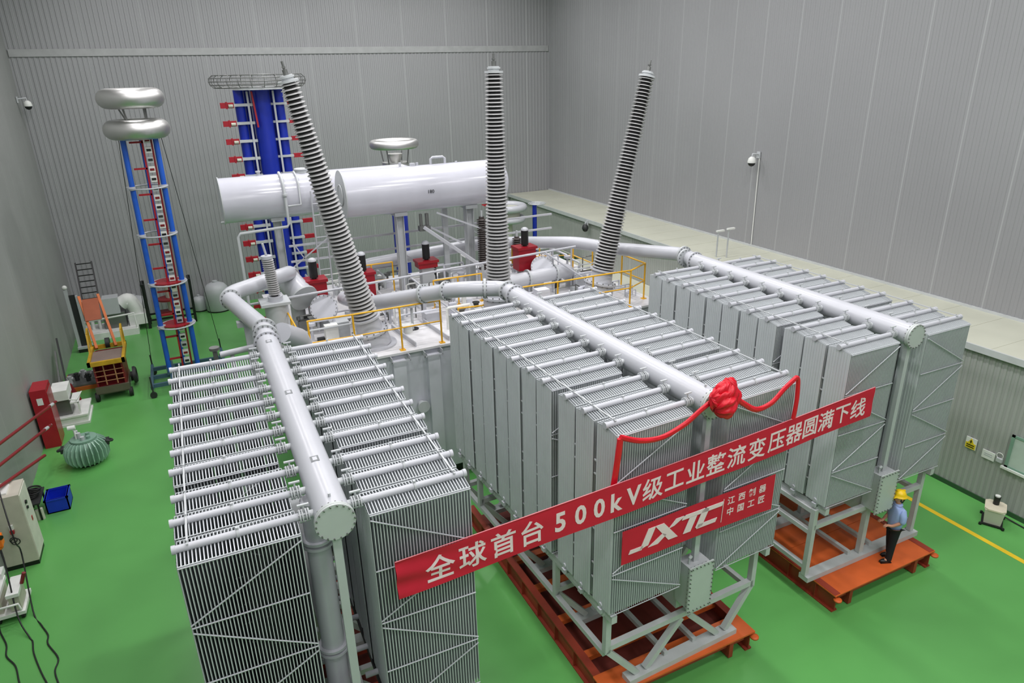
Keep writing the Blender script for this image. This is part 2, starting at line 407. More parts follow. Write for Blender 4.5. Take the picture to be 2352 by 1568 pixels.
# ------------------------------------------------------------------ transport skids
def skid(x0, x1, y0, y1, label, solid, m1, m2):
    r = thing('transport_skid', ((x0+x1)/2, (y0+y1)/2, 0), label, 'skid')
    for x in (x0+.08, x1-.08):
        b = MB().b2(x-.08, x+.08, y0, y1, .43, .47).b2(x-.08, x+.08, y0+.02, y1, 0, .035).b2(x-.012, x+.012, y0+.02, y1, .03, .44)
        y = y0+.5
        while y < y1: b.b2(x-.075, x+.075, y, y+.016, .03, .44); y += .75
        b.build('side_beam', m1, r)
    d = MB()
    if solid:
        y = y0-.02
        while y < y1-.1:
            y2 = min(y+1.6, y1); d.b2(x0-.01, x1+.01, y, y2-.012, .435, .462); y = y2
    else:
        d.b2(x0-.01, x1+.01, y0-.02, y0+.52, .44, .475)
        y = y0+1.0
        while y < y1-.4:
            d.b2(x0+.1, x1-.1, y, y+.18, .30, .40); y += 1.05
    d.build('deck_plate', m2, r)
    if not solid: MB().b2(x0+.1, x1-.1, y0+.4, y1-.1, .12, .16).build('lower_plate', mat('dark_oxide', (104, 38, 28), .7) if 'dark_oxide' not in bpy.data.materials else bpy.data.materials['dark_oxide'], r)
    e = MB().b2(x0+.5, x0+.6, y0+.02, y0+.5, .02, .44).b2(x1-.6, x1-.5, y0+.02, y0+.5, .02, .44)
    e.b2(x0+.15, x1-.15, y0+.10, y0+.13, .22, .44); e.build('cross_member', m1, r)
    for sx, x in ((-1, x0+.05), (1, x1-.02)):
        l = MB().lathe([(.035, -.018), (.085, -.018), (.085, .018), (.035, .018)], (x, y0-.04, .36), (0, 0, 1), 16)
        l.build('lifting_eye', ORN, r)
    return r
skid(-.70, 2.76, 7.7, 13.9, 'red-brown steel skid seen through the gap inside the left radiator bank', False, SKD, SKD)
skid(5.40, 8.86, 7.60, 14.2, 'red-brown steel skid with an orange front plate under the middle radiator bank', False, SKD, ORN)
skid(11.10, 14.33, 7.56, 14.4, 'orange decked steel skid under the right radiator bank, carrying the worker', True, SKD, ORN)

# ------------------------------------------------------------------ transformer tank
TX0, TX1, TY0, TY1, TZ = 2.0, 13.0, 16.35, 23.6, 4.2
tk = thing('transformer_tank', (7.2, 18.8, 0), 'huge white-grey transformer tank with a crowded cover behind the radiator banks', 'transformer')
MB().b2(TX0+.1, TX1-.1, TY0+.12, TY1-.1, .35, TZ-.06).build('tank_wall', PT, tk)
MB().b2(TX0, TX1, TY0, TY1, TZ-.06, TZ).build('cover_plate', mat('cover_paint', (214, 214, 216), .35), tk)
MB().b2(TX0+.2, TX1-.2, TY0+.3, TY1-.3, 0, .35).build('base_beam', DK, tk)
for x in (2.6, 3.55, 4.5, 5.45, 6.5, 7.6, 8.7, 9.8, 10.9, 12.0):
    MB().b2(x-.17, x+.17, TY0-.06, TY0+.13, .4, TZ-.2).build('stiffener', PT, tk)
for x in (4.52, 5.42, 6.5, 8.7, 10.9):
    b = MB(); b.b2(x-.25, x-.235, TY0-.17, TY0+.1, TZ-.20, TZ-.06).b2(x+.235, x+.25, TY0-.17, TY0+.1, TZ-.20, TZ-.06).b2(x-.25, x+.25, TY0-.17, TY0-.15, TZ-.21, TZ-.17); b.build('jacking_bracket', PW, tk)
mb = MB().tube((5.05, TY0+.1, 2.55), (5.05, TY0-.1, 2.55), .11, 16).tube((5.05, TY0-.1, 2.55), (5.05, TY0-.14, 2.55), .17, 16); mb.build('drain_flange', P, tk)
for x in (5.05, 6.0, 6.9, 8.0, 9.0, 10.0, 11.2):
    MB().beam((x, TY0+.18, TZ+.06), (x-.15, TY0+1.9, TZ+.06), .03, .14).build('cover_rib', PW, tk)
for x, y, s in ((5.45, 17.9, .14), (9.2, 18.3, .12)):
    MB().tube((x, y, TZ), (x, y, TZ+.02), s, 16).build('hand_hole', BLK, tk)
def boxy(name, m, *a): return MB().b2(*a).build(name, m, tk)
boxy('cover_box', PW, 5.9, 6.35, 18.1, 18.5, TZ, TZ+.3); boxy('cover_box', P, 7.0, 7.5, 18.3, 18.6, TZ, TZ+.25)
boxy('cover_box', PT, 9.1, 9.5, 17.2, 17.5, TZ, TZ+.75); boxy('cover_box', PW, 2.5, 3.1, 17.0, 17.4, TZ, TZ+.25)
boxy('cover_box', P, 3.2, 3.7, 18.2, 18.6, TZ, TZ+.45); boxy('cover_box', P, 6.3, 6.9, 19.6, 20.1, TZ, TZ+.6)
boxy('cover_box', P, 8.6, 9.2, 19.4, 19.9, TZ, TZ+.5); boxy('cover_box', PW, 11.4, 11.9, 19.0, 19.5, TZ, TZ+.4)
rnd = random.Random(3)
for k in range(110):     # conduits, cable ducts and small pipes crossing the cover
    x = rnd.uniform(2.4, 12.4); y = rnd.uniform(17.3, 23.2); z = TZ+rnd.uniform(.06, .8)
    if abs(x-4.2) < .8 and abs(y-17.3) < .9: continue
    b = MB(); L = rnd.uniform(.5, 1.7); r = rnd.choice((.02, .028, .04))
    if rnd.random() < .55: q = (min(x+L, 12.7), y, z)
    else: q = (x, min(y+L*.8, 23.3), z)
    b.path([(x, y, TZ), (x, y, z-.03), (x+(q[0]-x)*.06, y+(q[1]-y)*.06, z), q, (q[0], q[1], z-.03), (q[0], q[1], TZ)], r, 8)
    if rnd.random() < .4: b.tube((x, y, z-.1), (x, y, z-.02), r*3, 10)
    b.build('oil_conduit', rnd.choice((P, PW, WHT, PT, BOLT)), tk)
for k in range(64):
    x = rnd.uniform(2.4, 12.4); y = rnd.uniform(16.9, 23.2); h = rnd.uniform(.08, .5); s = rnd.uniform(.08, .22)
    if abs(x-4.2) < .7 and abs(y-17.3) < .8: continue
    b = MB()
    if rnd.random() < .5: b.tube((x, y, TZ), (x, y, TZ+h), s*.6, 14).tube((x, y, TZ+h), (x, y, TZ+h+.03), s*.8, 14)
    else: b.box(x, y, TZ+h/2, s*1.6, s, h)
    b.build('cover_fitting', rnd.choice((P, WHT, PT, BOLT, DK)), tk)

# ------------------------------------------------------------------ high-voltage bushings
def bushing(base, top, label, rb=.335, rtp=.20, nshed=58, bulge=False):
    base = V(base); top = V(top); d = (top-base).normalized(); L = (top-base).length
    r = thing('high_voltage_bushing', tuple(base), label, 'bushing', 'high-voltage bushings of the transformer')
    # turret on the cover
    tb = V((base.x-d.x*.9, base.y-d.y*.9, TZ))
    t = MB().path([tb, base-d*.42], [.47, .43], 28)
    t.tube(tb+V((0, 0, 0)), tb+V((0, 0, .05)), .60, 28); t.tube(base-d*.46, base-d*.40, .50, 28); t.build('turret', PW, r)
    f = MB().tube(base-d*.40, base-d*.02, .36, 28, r2=.31)
    f.tube(base-d*.05, base, .40, 28); f.build('mounting_flange', PW, r)
    b = MB(); a = d.orthogonal().normalized(); c = d.cross(a)
    for i in range(16):
        q = 2*PI*i/16; p = base-d*.43+(a*math.cos(q)+c*math.sin(q))*.47; b.tube(p-d*.06, p+d*.06, .018, 6)
    b.build('flange_bolts', BOLT, r)
    prof = []; Ls = L-.25
    def rad(u):
        if bulge: return .245+(.14-.245)*u - (.045 if u > .42 else .045*max(0, u-.38)/.04)*0
        return .255+(.13-.255)*u
    core = MB().tube(base, base+d*Ls, rad(0), 24, r2=rad(1)); core.build('insulator_core', CORE, r)
    sh = MB(); n = nshed
    for i in range(n):
        u = (i+.6)/n; rr = rad(u); z = u*Ls; ext = .092+(.012 if bulge and u < .33 else 0)
        sh.lathe([(rr-.002, z-.004), (rr+ext, z-.020), (rr+ext+.005, z-.008), (rr-.002, z+.024)], base, d, 30)
    sm = MB()
    for i in range(n):
        u = (i+1.1)/n; rr = rad(u); z = u*Ls
        sm.lathe([(rr-.002, z-.004), (rr+.05, z-.012), (rr+.052, z-.004), (rr-.002, z+.014)], base, d, 24)
    sm.build('small_sheds', CORE, r)
    sh.build('insulator_sheds', SHED, r)
    c = MB().tube(base+d*Ls, base+d*(Ls+.05), .24, 28).tube(base+d*(Ls+.05), base+d*(Ls+.16), .14, 20).tube(base+d*(Ls+.10), base+d*(Ls+.14), .17, 20)
    c.build('top_cap', P, r)
    c = MB().tube(base+d*(Ls+.16), base+d*(Ls+.28), .06, 14).tube(base+d*(Ls+.24), base+d*(Ls+.46), .028, 10).box(*(base+d*(Ls+.33)), .07, .07, .04)
    c.build('terminal', BOLT, r)
    return r
bushing((3.95, 17.3, 5.02), (2.72, 17.3, 11.12), 'left high-voltage bushing, leaning left, in front of the conservator tanks')
bushing((7.78, 17.1, 5.48), (7.83, 17.1, 11.22), 'middle high-voltage bushing standing upright behind the middle radiator bank', bulge=True)
bushing((11.36, 17.2, 5.30), (12.72, 17.2, 11.0), 'right high-voltage bushing, leaning right, in front of the bare wall', rb=.3)
# small neutral bushing
r = thing('neutral_bushing', (1.86, 18.2, 5.55), 'short grey ribbed bushing on a box turret left of the red relay box', 'bushing')
MB().b2(1.46, 2.2, 17.9, 18.6, 5.48, 5.55).tube((1.86, 18.25, TZ-.5), (1.86, 18.25, 5.48), .30, 24).b2(1.5, 2.2, 17.95, 18.55, 3.4, 3.7).build('turret', P, r)
MB().tube((1.86, 18.2, 5.55), (1.86, 18.2, 5.68), .19, 20).build('mounting_flange', PW, r)
MB().tube((1.86, 18.2, 5.6), (1.80, 18.2, 6.68), .09, 16).build('insulator_core', CORE, r)
sh = MB()
for i in range(17): sh.lathe([(.09, -.004), (.15, -.014), (.153, -.006), (.09, .02)], (1.86-.05*i/17, 18.2, 5.75+i*.056), (0, 0, 1), 20)
sh.build('insulator_sheds', SHED, r)
MB().tube((1.80, 18.2, 6.68), (1.80, 18.2, 6.76), .14, 18).tube((1.80, 18.2, 6.76), (1.75, 18.2, 7.08), .03, 8).build('terminal', PW, r)
# slimmer bushings behind the middle one
for (x, y, z, h, lab) in ((8.75, 20.4, 4.9, 1.75, 'slim dark ribbed bushing just left of the middle bushing foot'), (10.3, 21.0, 4.6, 1.1, 'low ribbed bushing behind the red box right of the middle bushing')):
    r = thing('medium_voltage_bushing', (x, y, TZ), lab, 'bushing')
    MB().tube((x, y, TZ), (x, y, z), .2, 18).build('turret', PW, r)
    sh = MB().tube((x, y, z), (x, y, z+h), .09, 14)
    for i in range(int(h/.07)): sh.lathe([(.09, -.004), (.16, -.012), (.163, -.006), (.09, .02)], (x, y, z+.05+i*.07), (0, 0, 1), 18)
    sh.build('insulator_sheds', mat('brown_glaze', (70, 62, 60), .35), r)
    MB().tube((x, y, z+h), (x, y, z+h+.2), .04, 8).build('terminal', P, r)

# ------------------------------------------------------------------ tap changers: red relay box, black breather, round lid
def tapset(x, y, z, disc, lab, lo=.75):
    r = thing('tap_changer_head', (x, y, TZ), lab, 'tap changer', 'tap changer heads on the transformer cover')
    bx = MB().b2(x-.32, x+.30, y-.2, y+.25, z-lo, z); bx.b2(x-.36, x+.34, y-.24, y+.29, z-.06, z+.02); bx.build('relay_box', mat('deep_red_enamel', (150, 18, 34), .3) if 'deep_red_enamel' not in bpy.data.materials else bpy.data.materials['deep_red_enamel'], r)
    MB().b2(x-.2, x+.2, y-.1, y+.2, TZ, z-lo).build('pedestal', P, r)
    b = MB().tube((x, y, z+.06), (x, y, z+.53), .12, 18, r2=.12); b.tube((x, y, z+.0), (x, y, z+.07), .07, 12); b.build('breather', BLK, r)
    MB().lathe([(.12, 0), (.115, .05), (.06, .09), (.02, .1)], (x, y, z+.53), (0, 0, 1), 18).build('breather_cap', PW, r)
    if disc:
        dx, dy, dz, dr = disc
        ax = V((-.28, -.86, .42)).normalized(); c = V((dx, dy, dz))
        MB().tube(c, c-ax*.35, dr*.9, 32).build('drum', P, r)
        MB().tube(c, c+ax*.04, dr, 36).build('round_lid', PT, r)
        b = MB(); a = ax.orthogonal().normalized(); q2 = ax.cross(a)
        for i in range(20):
            q = 2*PI*i/20; p = c+(a*math.cos(q)+q2*math.sin(q))*dr*.93; b.tube(p, p+ax*.06, .014, 6)
        b.build('lid_bolts', BOLT, r)
        MB().tube((dx, dy+.2, TZ), (dx, dy+.2, dz-.1), .16, 16).build('lid_support', P, r)
tapset(3.15, 19.7, 5.56, (3.2, 19.0, 4.88, .38), 'red relay box with black breather and round grey lid, left of the left bushing')
tapset(4.66, 20.1, 5.46, None, 'red relay box with black breather just right of the left bushing')
tapset(6.86, 20.6, 5.42, None, 'black breather on a shallow red box near the sloping white strut', .22)
tapset(9.85, 19.5, 5.72, (10.2, 19.0, 5.1, .36), 'red relay box with black breather and round grey lid, right of the middle bushing')
r = thing('oil_cylinder', (2.6, 20.3, TZ), 'short white cylinder with an open flange left of the red relay box', 'pipe')
MB().tube((2.45, 20.1, 5.55), (2.72, 19.3, 5.2), .36, 28).build('shell', PW, r)
MB().tube((2.72, 19.3, 5.2), (2.74, 19.24, 5.17), .41, 28).build('flange_ring', P, r)
MB().tube((2.45, 20.1, 5.55), (2.43, 20.16, 5.58), .41, 28).build('flange_ring', P, r)
MB().tube((2.6, 19.8, TZ), (2.6, 19.8, 5.2), .2, 14).build('saddle', P, r)

# ------------------------------------------------------------------ oil pipes
def pipe(name, pts, rad, fl, lab, par=None, cat='pipe', n=24, m=None):
    r = thing(name, pts[0], lab, cat)
    MB().path(pts, rad, n).build('pipe_run', m or PW, r)
    for c, ax in fl:
        fb = MB(); bl = MB(); flange(fb, c, ax, rad*1.28, .06, 14, bl); fo = fb.build('flange_ring', P, r); bl.build('flange_bolts', BOLT, fo)
    return r
def bend(pts, R=.35, k=5):
    """round the corners of a polyline"""
    pts = [V(p) for p in pts]; out = [pts[0]]
    for a, b, c in zip(pts, pts[1:], pts[2:]):
        d1 = (a-b).normalized(); d2 = (c-b).normalized(); R_ = min(R, (a-b).length*.45, (c-b).length*.45)
        p, q = b+d1*R_, b+d2*R_
        for i in range(k+1):
            t = i/k; out.append(p*(1-t)**2+b*2*t*(1-t)+q*t*t)
    out.append(pts[-1]); return out
yh1 = 7.5753+6.4; 
e1 = V((1.0434+.0151*6.4, 7.5753+6.4, 5.95))
pipe('oil_pipe', bend([e1, (1.2, 14.9, 5.95), (.66, 17.95, 5.95), (2.5, 19.5, 5.9), (2.55, 20.6, 5.6)], .5), .20,
     [((1.17, 14.45, 5.95), (.15, 1, 0)), ((1.2, 14.85, 5.95), (.02, 1, 0)), ((.75, 17.55, 5.95), (-.17, 1, 0))], 'fat white oil pipe elbowing out to the left from the left header')
r = thing('pipe_stub', (1.75, 15.3, 4.4), 'short fat white pipe stub beside the rear joint of the left header', 'pipe')
MB().path([(1.55, 15.05, 5.75), (1.95, 15.6, 5.35), (2.25, 16.6, 4.5)], [.23, .25, .25], 22).build('pipe_run', PW, r)
e2 = V((7.1758-.0341*6.5, 7.8277+6.5, 5.95))
pipe('oil_pipe', bend([e2, (6.98, 15.0, 5.95), (5.95, 15.5, 5.95), (4.2, 18.4, 5.0), (3.9, 19.6, 4.9)], .45), .20,
     [((6.97, 14.75, 5.95), (0, 1, 0)), ((6.55, 15.22, 5.95), (-1, .45, 0)), ((5.75, 15.85, 5.84), (-.5, .83, -.2)), ((5.35, 16.5, 5.65), (-.5, .83, -.25))], 'fat white oil pipe bending left from the middle header towards the left bushing')
pipe('oil_pipe', bend([(8.5, 19.3, 4.55), (8.6, 18.8, 4.8), (11.1, 18.9, 4.9), (11.4, 19.4, 4.6)], .3), .23,
     [((9.6, 18.84, 4.84), (1, 0, 0)), ((10.6, 18.87, 4.88), (1, 0, 0))], 'short fat white oil pipe lying on the cover right of the middle bushing')
e3 = V((12.675+.0049*6.4, 8.261+6.4, 5.95))
pipe('oil_pipe', bend([e3, (12.95, 15.4, 5.95), (12.1, 18.0, 5.69), (11.7, 19.3, 5.66), (10.3, 21.4, 5.42), (8.9, 22.2, 5.3), (5.2, 22.6, 5.0), (4.9, 22.6, 4.3)], .5), .20,
     [((12.72, 15.05, 5.95), (.1, 1, 0)), ((12.9, 15.35, 5.95), (0, 1, 0))], 'long fat white oil pipe running back from the right header past the right bushing')
for (x, y), lab in (((.95, 16.2), 'grey post under the left pipe elbow'), ((12.95, 15.0), 'grey post under the rear joint of the right header')):
    r = thing('pipe_support', (x, y, 0), lab, 'post')
    MB().b2(x-.08, x+.08, y-.08, y+.08, 0, 5.74).b2(x-.2, x+.2, y-.2, y+.2, 0, .03).build('post', P, r)
    MB().b2(x-.22, x+.22, y-.1, y+.1, 5.66, 5.78).build('saddle', P, r)
r = thing('drain_pipe', (.1, 15.6, 0), 'short white pipe with a dark upright valve left of the left header joint', 'pipe')
MB().tube((.25, 15.6, 5.28), (1.15, 15.6, 5.34), .07, 12).build('pipe_run', PW, r)
MB().tube((.16, 15.6, 4.9), (.16, 15.6, 5.42), .05, 10).tube((.16, 15.6, 5.42), (.16, 15.6, 5.48), .11, 14).build('valve', BOLT, r)
MB().tube((.5, 15.6, 0), (.5, 15.6, 5.22), .045, 10).build('post', P, r)
# thin white rail crossing the whole cover and its props
r = thing('cable_pipe', (1.25, 19.0, 5.2), 'thin straight white pipe crossing above the whole transformer cover', 'pipe')
MB().tube((1.28, 19.0, 5.3), (11.45, 19.0, 5.62), .036, 10).build('pipe_run', PW, r)
for x in (1.9, 5.6, 8.3, 10.6, 11.3): MB().tube((x, 19.0, TZ), (x, 19.0, 5.3+.0315*(x-1.28)), .028, 8).build('prop', PW, r)
MB().tube((10.3, 19.0, 5.58), (11.9, 17.9, 4.3), .03, 8).tube((5.8, 19.0, 5.4), (6.9, 18.2, 4.3), .03, 8).tube((8.6, 19, 5.5), (9.2, 18.0, 4.3), .03, 8).build('brace', PW, r)

# ------------------------------------------------------------------ conservator tanks
PC = mat('glossy_white_grey', (196, 197, 206), .16, var=.02)
def conservator(x0, x1, y, z, rad, lab, posts, hatch):
    r = thing('conservator_tank', ((x0+x1)/2, y, z-rad), lab, 'tank')
    sh = MB().tube((x0, y, z), (x1, y, z), rad, 56); sh.lathe([(rad, 0), (rad*.93, .16), (rad*.6, .3), (.02, .36)], (x1, y, z), (1, 0, 0), 56)
    sh.build('shell', PC, r)
    c = MB().tube((x0-.03, y, z), (x0, y, z), rad+.035, 56); ec = c.build('end_plate', P, r)
    if hatch: MB().torus((x0-.05, y-.05, z+.02), .30, .02, (1, 0, 0), 28, 6).tube((x0-.05, y-.05, z+.02), (x0-.03, y-.05, z+.02), .28, 28).build('manhole', P, ec)
    else: MB().tube((x0-.12, y, z-rad+.03), (x0+.05, y, z-rad+.03), .04, 8).build('drain_cock', P, r)
    for x in posts:
        p = MB().b2(x-.13, x+.13, y-.04, y+.04, TZ, z-rad+.05).b2(x-.12, x-.1, y-.15, y+.15, TZ, z-rad+.1).b2(x+.1, x+.12, y-.15, y+.15, TZ, z-rad+.1)
        p.b2(x-.2, x+.2, y-.3, y+.3, z-rad-.06, z-rad+.06); p.build('post', P, r)
    return r
cf = conservator(4.48, 9.55, 21.0, 7.64, .70, 'front white conservator tank, the longer drum with its round end plate and small number', (6.18, 8.55), True)
cr = conservator(1.22, 7.0, 22.9, 7.50, .68, 'rear white conservator tank sticking out on the left behind the front one', (2.75,), False)
for x, s in ((6.35, .14), (6.9, .1), (8.2, .05)): MB().tube((x, 21.0, 8.33), (x, 21.0, 8.33+s), .04, 10).build('vent_plug', PW, cf)
MB().path([(7.35, 21, 8.3), (7.35, 21, 8.5), (7.42, 21, 8.55), (7.75, 21, 8.55), (7.82, 21, 8.5), (7.82, 21, 8.3)], .04, 8).tube((6.75, 21, 8.33), (6.75, 21, 8.42), .09, 12).build('lifting_handle', PW, cf)
MB().tube((2.4, 22.9, 8.16), (2.4, 22.9, 8.28), .05, 10).tube((2.4, 22.9, 8.27), (2.4, 22.9, 8.31), .08, 10).build('vent_plug', PW, cr)
a = MB().path([(3.0, 22.85, 8.22), (3.0, 22.4, 8.12), (3.0, 22.2, 7.9), (3.0, 22.14, 7.5), (3.0, 22.14, 6.75), (2.95, 22.14, 6.66), (1.55, 22.14, 6.6), (1.47, 22.14, 6.5), (1.45, 22.14, TZ+.1)], .045, 10)
a.tube((3.0, 22.14, 7.6), (3.0, 22.14, 7.66), .08, 10); a.build('breather_pipe', P, cr)
MB().path([(3.45, 22.85, 8.22), (3.45, 22.4, 8.12), (3.45, 22.2, 7.9), (3.45, 22.15, 7.3), (3.05, 22.15, 7.28)], .03, 8).build('vent_pipe', P, cr)
MB().tube((3.7, 22.9, 8.16), (3.7, 22.9, 8.28), .2, 20).torus((3.7, 22.9, 8.27), .2, .03, n=20, m=6).build('top_manhole', P, cr)
lad = MB().tube((3.75, 22.0, 7.7), (3.72, 22.0, TZ), .025, 8).tube((4.1, 22.0, 7.7), (4.08, 22.0, TZ), .025, 8)
for i in range(9): lad.tube((3.74, 22, 7.3-i*.35), (4.09, 22, 7.3-i*.35), .018, 6)
lad.build('ladder', PW, cr)
def text(s, size, mt, M, extr=.004, bold=.0, name='lettering', par=None, align='CENTER', kw=None, shear=0, sx=1.):
    cu = bpy.data.curves.new('txt', 'FONT'); cu.body = s; cu.size = size; cu.extrude = extr; cu.offset = bold
    cu.align_x = align; cu.align_y = 'CENTER'; cu.shear = shear; cu.resolution_u = 3
    o = bpy.data.objects.new('txt', cu); COL.objects.link(o)
    bpy.context.view_layer.update()
    me = bpy.data.meshes.new_from_object(o.evaluated_get(bpy.context.evaluated_depsgraph_get()))
    bpy.data.objects.remove(o); bpy.data.curves.remove(cu)
    mb = MB(); mb.add([M @ V((v.co.x*sx, v.co.y, v.co.z)) for v in me.vertices], [tuple(p.vertices) for p in me.polygons])
    bpy.data.meshes.remove(me)
    if par is False: return mb
    return mb.build(name, mt, par)
def frame(o, ex, ey, ez):
    return Matrix((( ex[0], ey[0], ez[0], o[0]), (ex[1], ey[1], ez[1], o[1]), (ex[2], ey[2], ez[2], o[2]), (0, 0, 0, 1)))
text('180', .15, DK, frame((7.05, 21-.717, 7.62), (1, 0, 0), (0, -.05, .999), (0, -.999, -.05)), .003, .0, 'number_marking', cf)
# sloping platform pieces and pipes around the conservator
r = thing('sloping_pipe', (7.2, 20.2, 6.8), 'thick white strut sloping down to the right under the front conservator tank', 'pipe')
MB().beam((6.75, 20.3, 6.55), (8.35, 19.6, 5.25), .09, .09).build('strut', PW, r)
MB().tube((8.38, 19.6, 5.28), (8.38, 19.6, TZ), .05, 10).build('leg', P, r)
MB().beam((7.3, 20.6, 6.9), (8.9, 20.3, 6.2), .05, .05).beam((7.0, 20.7, 6.5), (8.0, 20.3, 5.9), .05, .05).build('strut', PW, r)
MB().tube((6.7, 20.4, 6.95), (6.7, 20.4, 6.5), .05, 10).tube((6.9, 20.4, 6.95), (6.9, 20.4, 6.6), .06, 10).box(6.8, 20.4, 6.5, .35, .2, .15).build('gas_relay', BOLT, r)
r = thing('pipe_gantry', (7, 21.9, TZ), 'white and grey pipe framework standing at the rear edge of the cover', 'frame')
for z in (5.55, 6.05): MB().beam((2.9, 22.1, z), (12.0, 21.6, z+.15), .06, .06).build('crossbar', PW, r)
for x in (8.0, 10.2): MB().beam((x, 21.8, TZ), (x, 21.8, 6.9 if x < 9 else 6.2), .18, .12).build('post', P, r)
for x0, z0, x1, z1 in ((2.9, 5.4, 4.2, 6.3), (3.0, 6.2, 3.7, 4.9), (6.3, 5.5, 7.6, 4.7), (8.5, 6.3, 10.0, 5.2)):
    MB().beam((x0, 21.9, z0), (x1, 21.9, z1), .035, .035).build('brace', PW, r)

# ------------------------------------------------------------------ yellow guard rails
def railing(pts, lab, h=1.2, zb=TZ, posts=None):
    r = thing('guard_rail', pts[0]+(zb,), lab, 'railing', 'yellow guard rails round the transformer cover')
    for z, rr in ((zb+h, .024), (zb+h*.52, .02)): MB().path([(x, y, z) for x, y in pts], rr, 8).build('rail', YEL, r)
    for (x, y) in pts: MB().tube((x, y, zb), (x, y, zb+h+.01), .026, 8).box(x, y, zb+.01, .14, .14, .02).build('post', YEL, r)
    return r
railing([(2.35, 16.55), (3.45, 16.5), (4.67, 16.5), (5.78, 16.5)], 'yellow rail at the front cover edge, between the left and middle radiator banks', 1.2)
railing([(8.3, 16.6), (9.4, 16.55), (10.6, 16.55), (11.9, 16.5), (12.75, 16.95), (12.75, 18.2)], 'yellow rail curving round the foot of the right bushing', 1.15)
railing([(12.5, 19.6), (12.5, 20.9), (11.4, 21.4), (10.3, 21.4), (9.2, 21.4)], 'yellow rail along the far right edge of the cover', 1.1)
railing([(2.1, 18.7), (2.1, 17.6), (2.1, 16.7)], 'short yellow rail leaning by the left pipe elbow', 1.0)
railing([(4.4, 21.2), (5.2, 21.2), (5.9, 21.2)], 'yellow rail at the rear, left of the conservator post', 1.15)
railing([(6.6, 19.3), (7.4, 19.3), (8.2, 19.3)], 'low yellow rail inside the cover, left of the middle bushing', .9)
railing([(6.6, 17.3), (7.3, 17.2), (8.0, 17.6)], 'low yellow rail behind the middle pipe bend', .6)

# ------------------------------------------------------------------ voltage divider tower (left)
dv = thing('voltage_divider', (-.85, 27.6, 0), 'tall slim tower of blue tubes and red ladder under two aluminium toroids', 'tower')
for z, R in ((10.43, .72), (9.44, .72)):
    MB().torus((-.78, 27.6, z), R, .32, n=56, m=20, sq=1.0).build('toroid', ALU, dv)
MB().beam((-1.1, 27.5, 10.2), (-1.0, 27.5, 9.6), .06).beam((-1.25, 27.6, 10.2), (-1.0, 27.6, 9.6), .05).beam((-.45, 27.5, 10.2), (-.45, 27.5, 9.6), .07).beam((-.4, 27.7, 10.2), (-.42, 27.7, 9.6), .05).tube((-.78, 27.6, 9.25), (-.78, 27.6, 9.32), .55, 32).build('toroid_struts', BOLT, dv)
for dx, dy in ((-.53, -.1), (.47, -.1), (0, .5)):
    MB().tube((-.87+dx, 27.6+dy, .6), (-.75+dx, 27.6+dy, 9.3), .09 if dy < 0 else .06, 20).build('blue_tube', BLU2, dv)
for z in (7.5, 5.83, 4.03, 2.39):
    MB().torus((-.82, 27.6, z), .62, .035, n=36, m=6, sq=.8).build('ring', PW, dv)
    for dx in (-.53, .47): MB().tube((-.82+dx, 27.5, z-.06), (-.82+dx, 27.5, z+.06), .15, 16).build('clamp', PW, dv)
sk = MB().beam((-.92, 27.45, .7), (-.70, 27.45, 9.25), .06, .06); sk.build('ladder_rail', RED, dv)
MB().beam((-.60, 27.45, .7), (-.42, 27.45, 9.25), .06, .06).build('ladder_rail', DRED, dv)
for i in range(26):
    z = .95+i*.325; x = -.76+.0234*z
    MB().b2(x-.10, x+.10, 27.42, 27.56, z-.10, z+.10).build('capacitor_unit', (WHT, WHT, P)[i % 3], dv)
    MB().b2(x-.07, x+.07, 27.40, 27.5, z-.04, z+.035).build('dark_band', (BLK, DRED, DK)[i % 3], dv)
for i in range(10):
    z = 1.1+i*.88; x = -.92+.0257*z
    MB().b2(x-.42, x, 27.42, 27.5, z-.03, z+.03).build('electrode_arm', RED, dv)
for z in (2.42, 4.06): MB().tube((-.82, 27.6, z-.02), (-.82, 27.6, z+.02), .5, 30).build('red_disc', RED, dv)
base = MB()
for y in (26.75, 27.6, 28.5): base.beam((-2.0, y, .42), (.5, y, .42), .1, .14)
base.beam((-2.05, 26.6, .4), (-2.05, 29.0, .4), .1, .12).beam((.55, 26.6, .4), (.55, 29.6, .4), .1, .12).beam((-1.35, 26.6, .5), (-1.35, 28.8, .5), .1, .12); base.box(-1.35, 27.6, .62, .3, .35, .3)
base.build('base_frame', mat('slate_blue_frame', (62, 92, 108), .5), dv)
for x, y in ((-2.05, 26.6), (-2.05, 29.0), (.55, 26.6), (.55, 29.6)): MB().tube((x, y-.04, .12), (x, y+.04, .12), .12, 16).beam((x, y, .2), (x, y, .85), .05, .05).build('castor', DK, dv)
guy = MB()
for a, b in (((-1.4, 27.6, 9.2), (-2.05, 29.0, .5)), ((-.1, 27.8, 9.2), (.55, 29.6, .5))): guy.tube(a, b, .012, 5)
guy.build('guy_rope', DK, dv)

